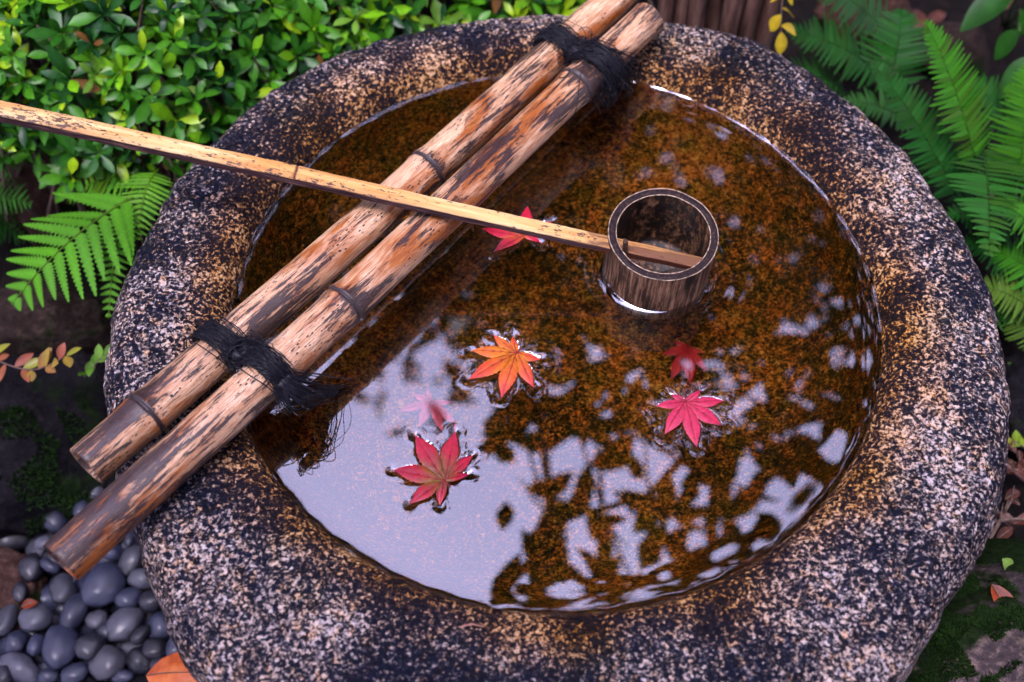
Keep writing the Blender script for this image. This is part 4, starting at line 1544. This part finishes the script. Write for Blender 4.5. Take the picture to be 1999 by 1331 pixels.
ORNG = mat_dead("orange_leaf", (.36, .05, .012), (.56, .12, .03), (.66, .20, .06))
RUST = mat_dead("rust_leaf", (.06, .010, .004), (.22, .030, .006), (.38, .07, .010))
BRWN = mat_dead("brown_leaf", (.022, .008, .006), (.075, .024, .016), (.16, .06, .04))
YELW = mat_dead("yellow_leaf", (.30, .22, .02), (.52, .40, .03), (.60, .30, .04))
dead_leaf("glossy orange leaf fallen on the pebbles against the basin", P(285, 1318, .075), P(432, 1318, .078), .040, ORNG, .35, fold=-.35)
dead_leaf("narrow rust orange leaf lying on the mossy rock", P(1936, 1140, .21), P(1982, 1228, .20), .016, RUST, .2)
dead_leaf("rust leaf curled at the far end of the mossy rock", P(1990, 1215, .21), P(2030, 1262, .20), .016, RUST, .2)
dead_leaf("small brown orange leaf caught between pebbles and rock", P(42, 1184, .046), P(74, 1176, .046), .009, RUST, .3)
dl = random.Random(9)
for k in range(26):
    u, v = dl.uniform(1905, 2040), dl.uniform(880, 1120)
    a = P(u, v, .10 + dl.uniform(0, .03))
    an = dl.uniform(0, 6.28)
    L = dl.uniform(.012, .022)
    dead_leaf("dry reddish brown leaf in the litter right of the basin", a, a + Vector((math.cos(an) * L, math.sin(an) * L, dl.uniform(-.004, .008))), L * dl.uniform(.4, .6),
              BRWN, dl.uniform(.1, .5), group="dry leaves in the litter")
for k in range(9):
    u, v = dl.uniform(1760, 2010), dl.uniform(10, 200)
    a = P(u, v, .06)
    an = dl.uniform(0, 6.28)
    L = dl.uniform(.03, .05)
    dead_leaf("dry brown leaf on the dark soil among the ferns", a, a + Vector((math.cos(an) * L, math.sin(an) * L, .004)), L * .5, BRWN, .3, group="dry leaves among the ferns")
for k, (a, b) in enumerate((((1905, 1100), (1975, 960)), ((1940, 1085), (2040, 1105)), ((1925, 1020), (2040, 1030)), ((1930, 1000), (1920, 1090)))):
    g = Geo()
    p, q = P(*a, .11), P(*b, .115)
    m_ = p.lerp(q, .5) + Vector((.004, .003, .006))
    pts = [Vector(x) for x in catmull([p, m_, q], 6)]
    c0 = pts[0].copy()
    g.tube([x - c0 for x in pts], [.0016 - .0008 * i / len(pts) for i in range(len(pts))], 6)
    side = pts[7]
    g.tube([side - c0, side - c0 + Vector((.008, .012, .004)), side - c0 + Vector((.012, .026, .006))], [.0010, .0007, .0004], 5)
    tag(link("twig", g.mesh("twig", TWIG), None, c0), "thin dry twig lying across the leaf litter", "twig", "twigs in the leaf litter")


def sprig(name, label, path, leaves, cols, L, W, mat, cat="plant", stem_r=.0009, droop=.3):
    rnd = random.Random(len(label))
    pts = [Vector(p) for p in catmull(path, 6)]
    base = pts[0].copy()
    root = empty(name, base)
    tag(root, label, cat)
    g = Geo()
    g.tube([p - base for p in pts], [stem_r * (1 - .5 * i / len(pts)) for i in range(len(pts))], 5, color=(.10, .05, .02, 1))
    link("stem", g.mesh("stem", TWIG), root)
    for k in range(leaves):
        t = .12 + .88 * k / max(1, leaves - 1)
        i = min(len(pts) - 2, int(t * (len(pts) - 1)))
        p, tg = pts[i], (pts[i + 1] - pts[i]).normalized()
        sd_ = tg.cross(Vector((0, 0, 1))).normalized() * (1 if k % 2 else -1)
        d = (tg * rnd.uniform(.1, 1.0) + sd_ * rnd.uniform(.6, 1) + Vector((0, 0, rnd.uniform(-droop, .6)))).normalized()
        if k == leaves - 1: d = tg
        l = L * rnd.uniform(.5, 1.2)
        me = leaf_mesh("leaf", l, W * rnd.uniform(.85, 1.15), rnd.choice(cols), mat, bend=rnd.uniform(.05, .25), fold=rnd.uniform(.1, .3), n=6, peak=.5)
        o = link("leaf", me, root, p - base)
        o.rotation_euler = (frame_to(d) @ Matrix.Rotation(rnd.uniform(-.4, .4), 3, 'X')).to_euler()


YC = [(.32, .22, .03), (.32, .11, .05), (.30, .15, .04), (.24, .24, .02), (.30, .09, .05)]
sprig("autumn_sprig", "sprig of yellow and pinkish autumn leaves by the flat rock", [P(-40, 690, ZW - .13), P(60, 722, ZW - .125), P(142, 688, ZW - .11)], 15, YC, .020, .0085, LEAF)
sprig("green_sprig", "small light green sprig against the basin's left wall", [P(165, 735, ZW - .16), P(185, 712, ZW - .13), P(205, 690, ZW - .12)], 9, [(.09, .22, .02), (.13, .28, .03)], .016, .008, LEAF)
sprig("yellow_sprig", "drooping sprig of yellow and orange leaves beside the stakes", [P(1540, -70, ZW + .03), P(1527, 5, ZW + .0), P(1524, 72, ZW - .03)], 8,
      [(.50, .38, .02), (.46, .34, .02), (.58, .22, .06)], .019, .014, LEAF, droop=.9)
sprig("clover_weed", "pale green lobed weed growing by the rust leaf", [P(2010, 1190, .13), P(1990, 1150, .16), P(1968, 1112, .18)], 9, [(.20, .34, .06), (.15, .30, .04)], .018, .013, LEAF)
sprig("yellow_weed", "small yellow green weed in the leaf litter", [P(2030, 890, .10), P(1995, 870, .12), P(1965, 850, .13)], 8, [(.26, .30, .02), (.18, .28, .02)], .018, .008, LEAF)
sprig("creeping_weed", "tiny green weed creeping past the basin's foot", [P(1895, 1150, .12), P(1915, 1110, .13), P(1930, 1090, .13)], 8, [(.03, .10, .01), (.05, .14, .015)], .013, .008, LEAF)
for (u, v, lab) in ((1905, 700, "clump of dim green leaves low behind the basin's right wall"), (1990, 760, "yellow green strappy weed right of the basin")):
    sprig("low_weed", lab, [P(u + 60, v + 40, .05), P(u + 30, v, .09), P(u, v - 30, .10)], 8, [(.05, .12, .015), (.12, .18, .02)], .035, .010, LEAF)

# broad-leaved plant at the top right
root = empty("broadleaf_plant", P(1960, 60, .04))
tag(root, "glossy plant with broad pointed leaves above the large fern", "plant")
for (b, t, W) in (((1980, -20), (1875, 62), .042), ((1990, 60), (1942, 118), .030), ((2010, 110), (1950, 190), .026), ((1990, -30), (1930, 5), .03), ((2040, 10), (1985, 70), .035), ((1900, -40), (1840, -5), .03)):
    a_, b_ = P(*b, ZW - .05), P(*t, ZW - .085)
    L = (b_ - a_).length
    me = leaf_mesh("leaf", L, W * .72, (.018, .085, .010), LEAF, bend=.12, fold=.25, n=10, peak=.42)
    o = link("leaf", me, root, a_ - root.location)
    o.rotation_euler = frame_to(b_ - a_).to_euler()
    g = Geo()
    c0 = root.location
    g.tube([Vector((0, 0, 0)), (a_ - c0) * .5 + Vector((0, 0, .03)), a_ - c0], [.002, .0014, .001], 6)
    link("stem", g.mesh("stem", STEM), root)

# stakes behind the basin
WOOD = mat_plain("stake_wood", [(0.3, (.028, .014, .012)), (0.5, (.12, .06, .048)), (0.7, (.27, .16, .13))], 60, .6, .5, .003, (2, 2, .25))
root = empty("stake_fence", P(1410, 60, 0))
tag(root, "row of upright brown wooden stakes behind the basin", "fence")
for k, u in enumerate((1322, 1352, 1388, 1424, 1459, 1494, 1290)):
    p = P(u, 62 + 8 * math.sin(k * 2.3), ZW - .06)
    g = Geo()
    r_ = .0088 + .0012 * math.sin(k * 3)
    ln = .18 + .01 * math.sin(k * 4)
    pts = [Vector((p.x + .0015 * math.sin(z * 30 + k), p.y + .001 * math.cos(z * 22 + k), z)) - root.location for z in [-.02 + (ZW + ln) * q / 16 for q in range(17)]]
    g.tube(pts, [r_ * (1 + .05 * math.sin(q * 1.7 + k)) for q in range(17)], 14)
    link("stake", g.mesh("stake", WOOD), root)
# a hair-thin needle on the near rim
g = Geo()
p, q = P(895, 1224, ZW + .027), P(946, 1224, ZW + .027)
g.tube([Vector((0, 0, 0)), (q - p) * .5 + Vector((0, .0018, .001)), q - p], [.0004, .0006, .0003], 5)
NEED = mat_plain("needle", [(0.3, (.3, .12, .08)), (0.7, (.5, .25, .18))], 200)
tag(link("pine_needle", g.mesh("pine_needle", NEED), None, p), "thin pinkish dry needle lying on the basin's rim", "needle")


# ------------------------------------------------------------------ trees the water mirrors, then unseen ones added to block the sky
def tree_leaf(g, p, L, rnd, col, W=.48):
    d = Vector((rnd.gauss(0, 1), rnd.gauss(0, 1), rnd.gauss(-.25, .45))).normalized()
    up = Vector((rnd.gauss(0, .4), rnd.gauss(0, .4), 1)).normalized()
    s_ = d.cross(up)
    if s_.length < 1e-3: return
    s_.normalize()
    n = s_.cross(d)
    w_ = L * W * .5
    k = rnd.uniform(.7, 1.25)
    g.add([p, p + d * L * .3 + s_ * w_ * .9 + n * w_ * .2, p + d * L * .65 + s_ * w_ * .75 + n * w_ * .15, p + d * L,
           p + d * L * .65 - s_ * w_ * .75 + n * w_ * .15, p + d * L * .3 - s_ * w_ * .9 + n * w_ * .2],
          [(0, 1, 2, 3), (0, 3, 4, 5)], (col[0] * k, col[1] * k, col[2] * k, 1))


def limb(g, a, b, r0, r1, rnd, n=7, wob=.06):
    a, b = Vector(a), Vector(b)
    L = (b - a).length
    pts = []
    for k in range(n + 1):
        t = k / n
        q = a.lerp(b, t)
        if 0 < k < n: q += Vector((rnd.gauss(0, 1), rnd.gauss(0, 1), rnd.gauss(0, .6))) * L * wob * .5
        pts.append(q)
    pts = [Vector(q) for q in catmull(pts, 2)]
    g.tube(pts, [r0 + (r1 - r0) * k / (len(pts) - 1) for k in range(len(pts))], 8)
    return pts


def overhang_tree():
    """A broad-leaved tree right of the basin; its boughs spread over the water."""
    rnd = random.Random(31)
    base = Vector((1.55, 1.35, -.02))
    root = empty("overhanging_tree", base)
    tag(root, "broad-leaved tree whose leafy boughs are mirrored in the water", "tree")
    fork = Vector((1.35, 1.25, 1.35))
    g = Geo()
    limb(g, base, fork, .085, .06, rnd, 8, .04)
    link("trunk", g.mesh("trunk", BARK), root, -base)
    lpts = []
    for (e, r0) in (((.06, .16, 1.55), .030), ((.30, .62, 1.75), .034), ((.55, .10, 1.60), .030), ((.70, .75, 1.95), .03), ((.25, 1.05, 2.0), .03), ((1.0, -.1, 1.8), .03), ((.02, .48, 1.68), .024)):
        g = Geo()
        pts = limb(g, fork, e, r0, .006, rnd, 7, .05)
        lpts += pts[5:]
        link("limb", g.mesh("limb", BARK), root, -base)
    lf, tw = Geo(), Geo()
    sprays = []
    for k in range(4000):                       # leafy sprays spread evenly through a flat crown
        if len(sprays) >= 212: break
        x, y = rnd.uniform(-.06, 1.15), rnd.uniform(-.05, 1.25)
        if any(math.hypot(x - q.x, y - q.y) < .052 for q in sprays): continue
        if noise.noise((x * 3.1, y * 3.1, 6.0)) < -.22 and rnd.random() < .8: continue
        c = Vector((x, y, rnd.uniform(1.48, 1.80)))
        sprays.append(c)
        n = min(lpts, key=lambda q: (q - c).length)
        tw.tube([n, n.lerp(c, .5) + Vector((0, 0, .02)), c], [.0045, .003, .0014], 5)
        d0 = (c - n).normalized() if (c - n).length > 1e-3 else Vector((1, 0, 0))
        for i in range(rnd.randint(4, 7)):
            p = c + d0 * rnd.uniform(-.05, .05) + Vector((rnd.gauss(0, .02), rnd.gauss(0, .02), rnd.gauss(0, .015)))
            tree_leaf(lf, p, rnd.uniform(.075, .115), rnd, (.016, .040, .008))
    link("twigs", tw.mesh("twigs", BARK), root, -base)
    tag(link("crown", lf.mesh("crown", TREE, False), root, -base), kind="stuff")


def back_tree(x, y, h, rad, label, seed, n, zlow=.8):
    rnd = random.Random(seed)
    base = Vector((x, y, -.02))
    root = empty("evergreen_tree", base)
    tag(root, label, "tree")
    g = Geo()
    limb(g, base, (x + .1, y, h * .8), .16, .05, rnd, 10, .02)
    link("trunk", g.mesh("trunk", BARK), root, -base)
    lf, br = Geo(), Geo()
    clumps = []
    for k in range(70):
        t = rnd.random()
        z = zlow + (h - zlow) * t
        rr_ = rad * (1.02 - .55 * max(0, t - .45) / .55) * math.sqrt(rnd.uniform(.25, 1))
        a = rnd.uniform(0, 6.28)
        c = Vector((x + rr_ * math.cos(a), y + rr_ * math.sin(a) * .8, z))
        clumps.append(c)
        limb(br, (x, y, max(.5, z - .5)), c, .03, .008, rnd, 4, .08)
    for k in range(n):
        c = rnd.choice(clumps)
        p = c + Vector((rnd.gauss(0, .33), rnd.gauss(0, .33), rnd.gauss(0, .24)))
        tree_leaf(lf, p, rnd.uniform(.10, .17), rnd, (.012, .030, .008))
    link("limbs", br.mesh("limbs", BARK), root, -base)
    tag(link("crown", lf.mesh("crown", TREE, False), root, -base), kind="stuff")


overhang_tree()
back_tree(-2.3, 3.6, 5.2, 1.5, "tall dark evergreen tree behind the hedge, mirrored along the far water", 41, 16000)
back_tree(-0.55, 3.8, 4.95, 1.5, "evergreen tree behind the stakes, mirrored in the upper water", 42, 17000)
back_tree(1.5, 3.6, 4.7, 1.6, "evergreen tree behind the ferns, mirrored past the ladle cup", 43, 9500)
back_tree(-3.7, 0.6, 5.8, 2.1, "unseen evergreen tree left of the hedge, added to block sky light", 44, 14000)  # from here on: out-of-view trees added to cut the skylight on the scene
back_tree(-2.7, -2.6, 5.8, 2.2, "unseen evergreen tree across from the hedge, added to block sky light", 45, 15000)
back_tree(0.4, -3.4, 6.0, 2.2, "unseen evergreen tree across from the stakes, added to block sky light", 46, 15000)
back_tree(3.2, -1.7, 6.0, 2.2, "evergreen tree standing beyond the mossy rock", 47, 15000)
back_tree(3.9, 1.2, 6.0, 1.9, "unseen evergreen tree beyond the large fern, added to block sky light", 48, 12000)
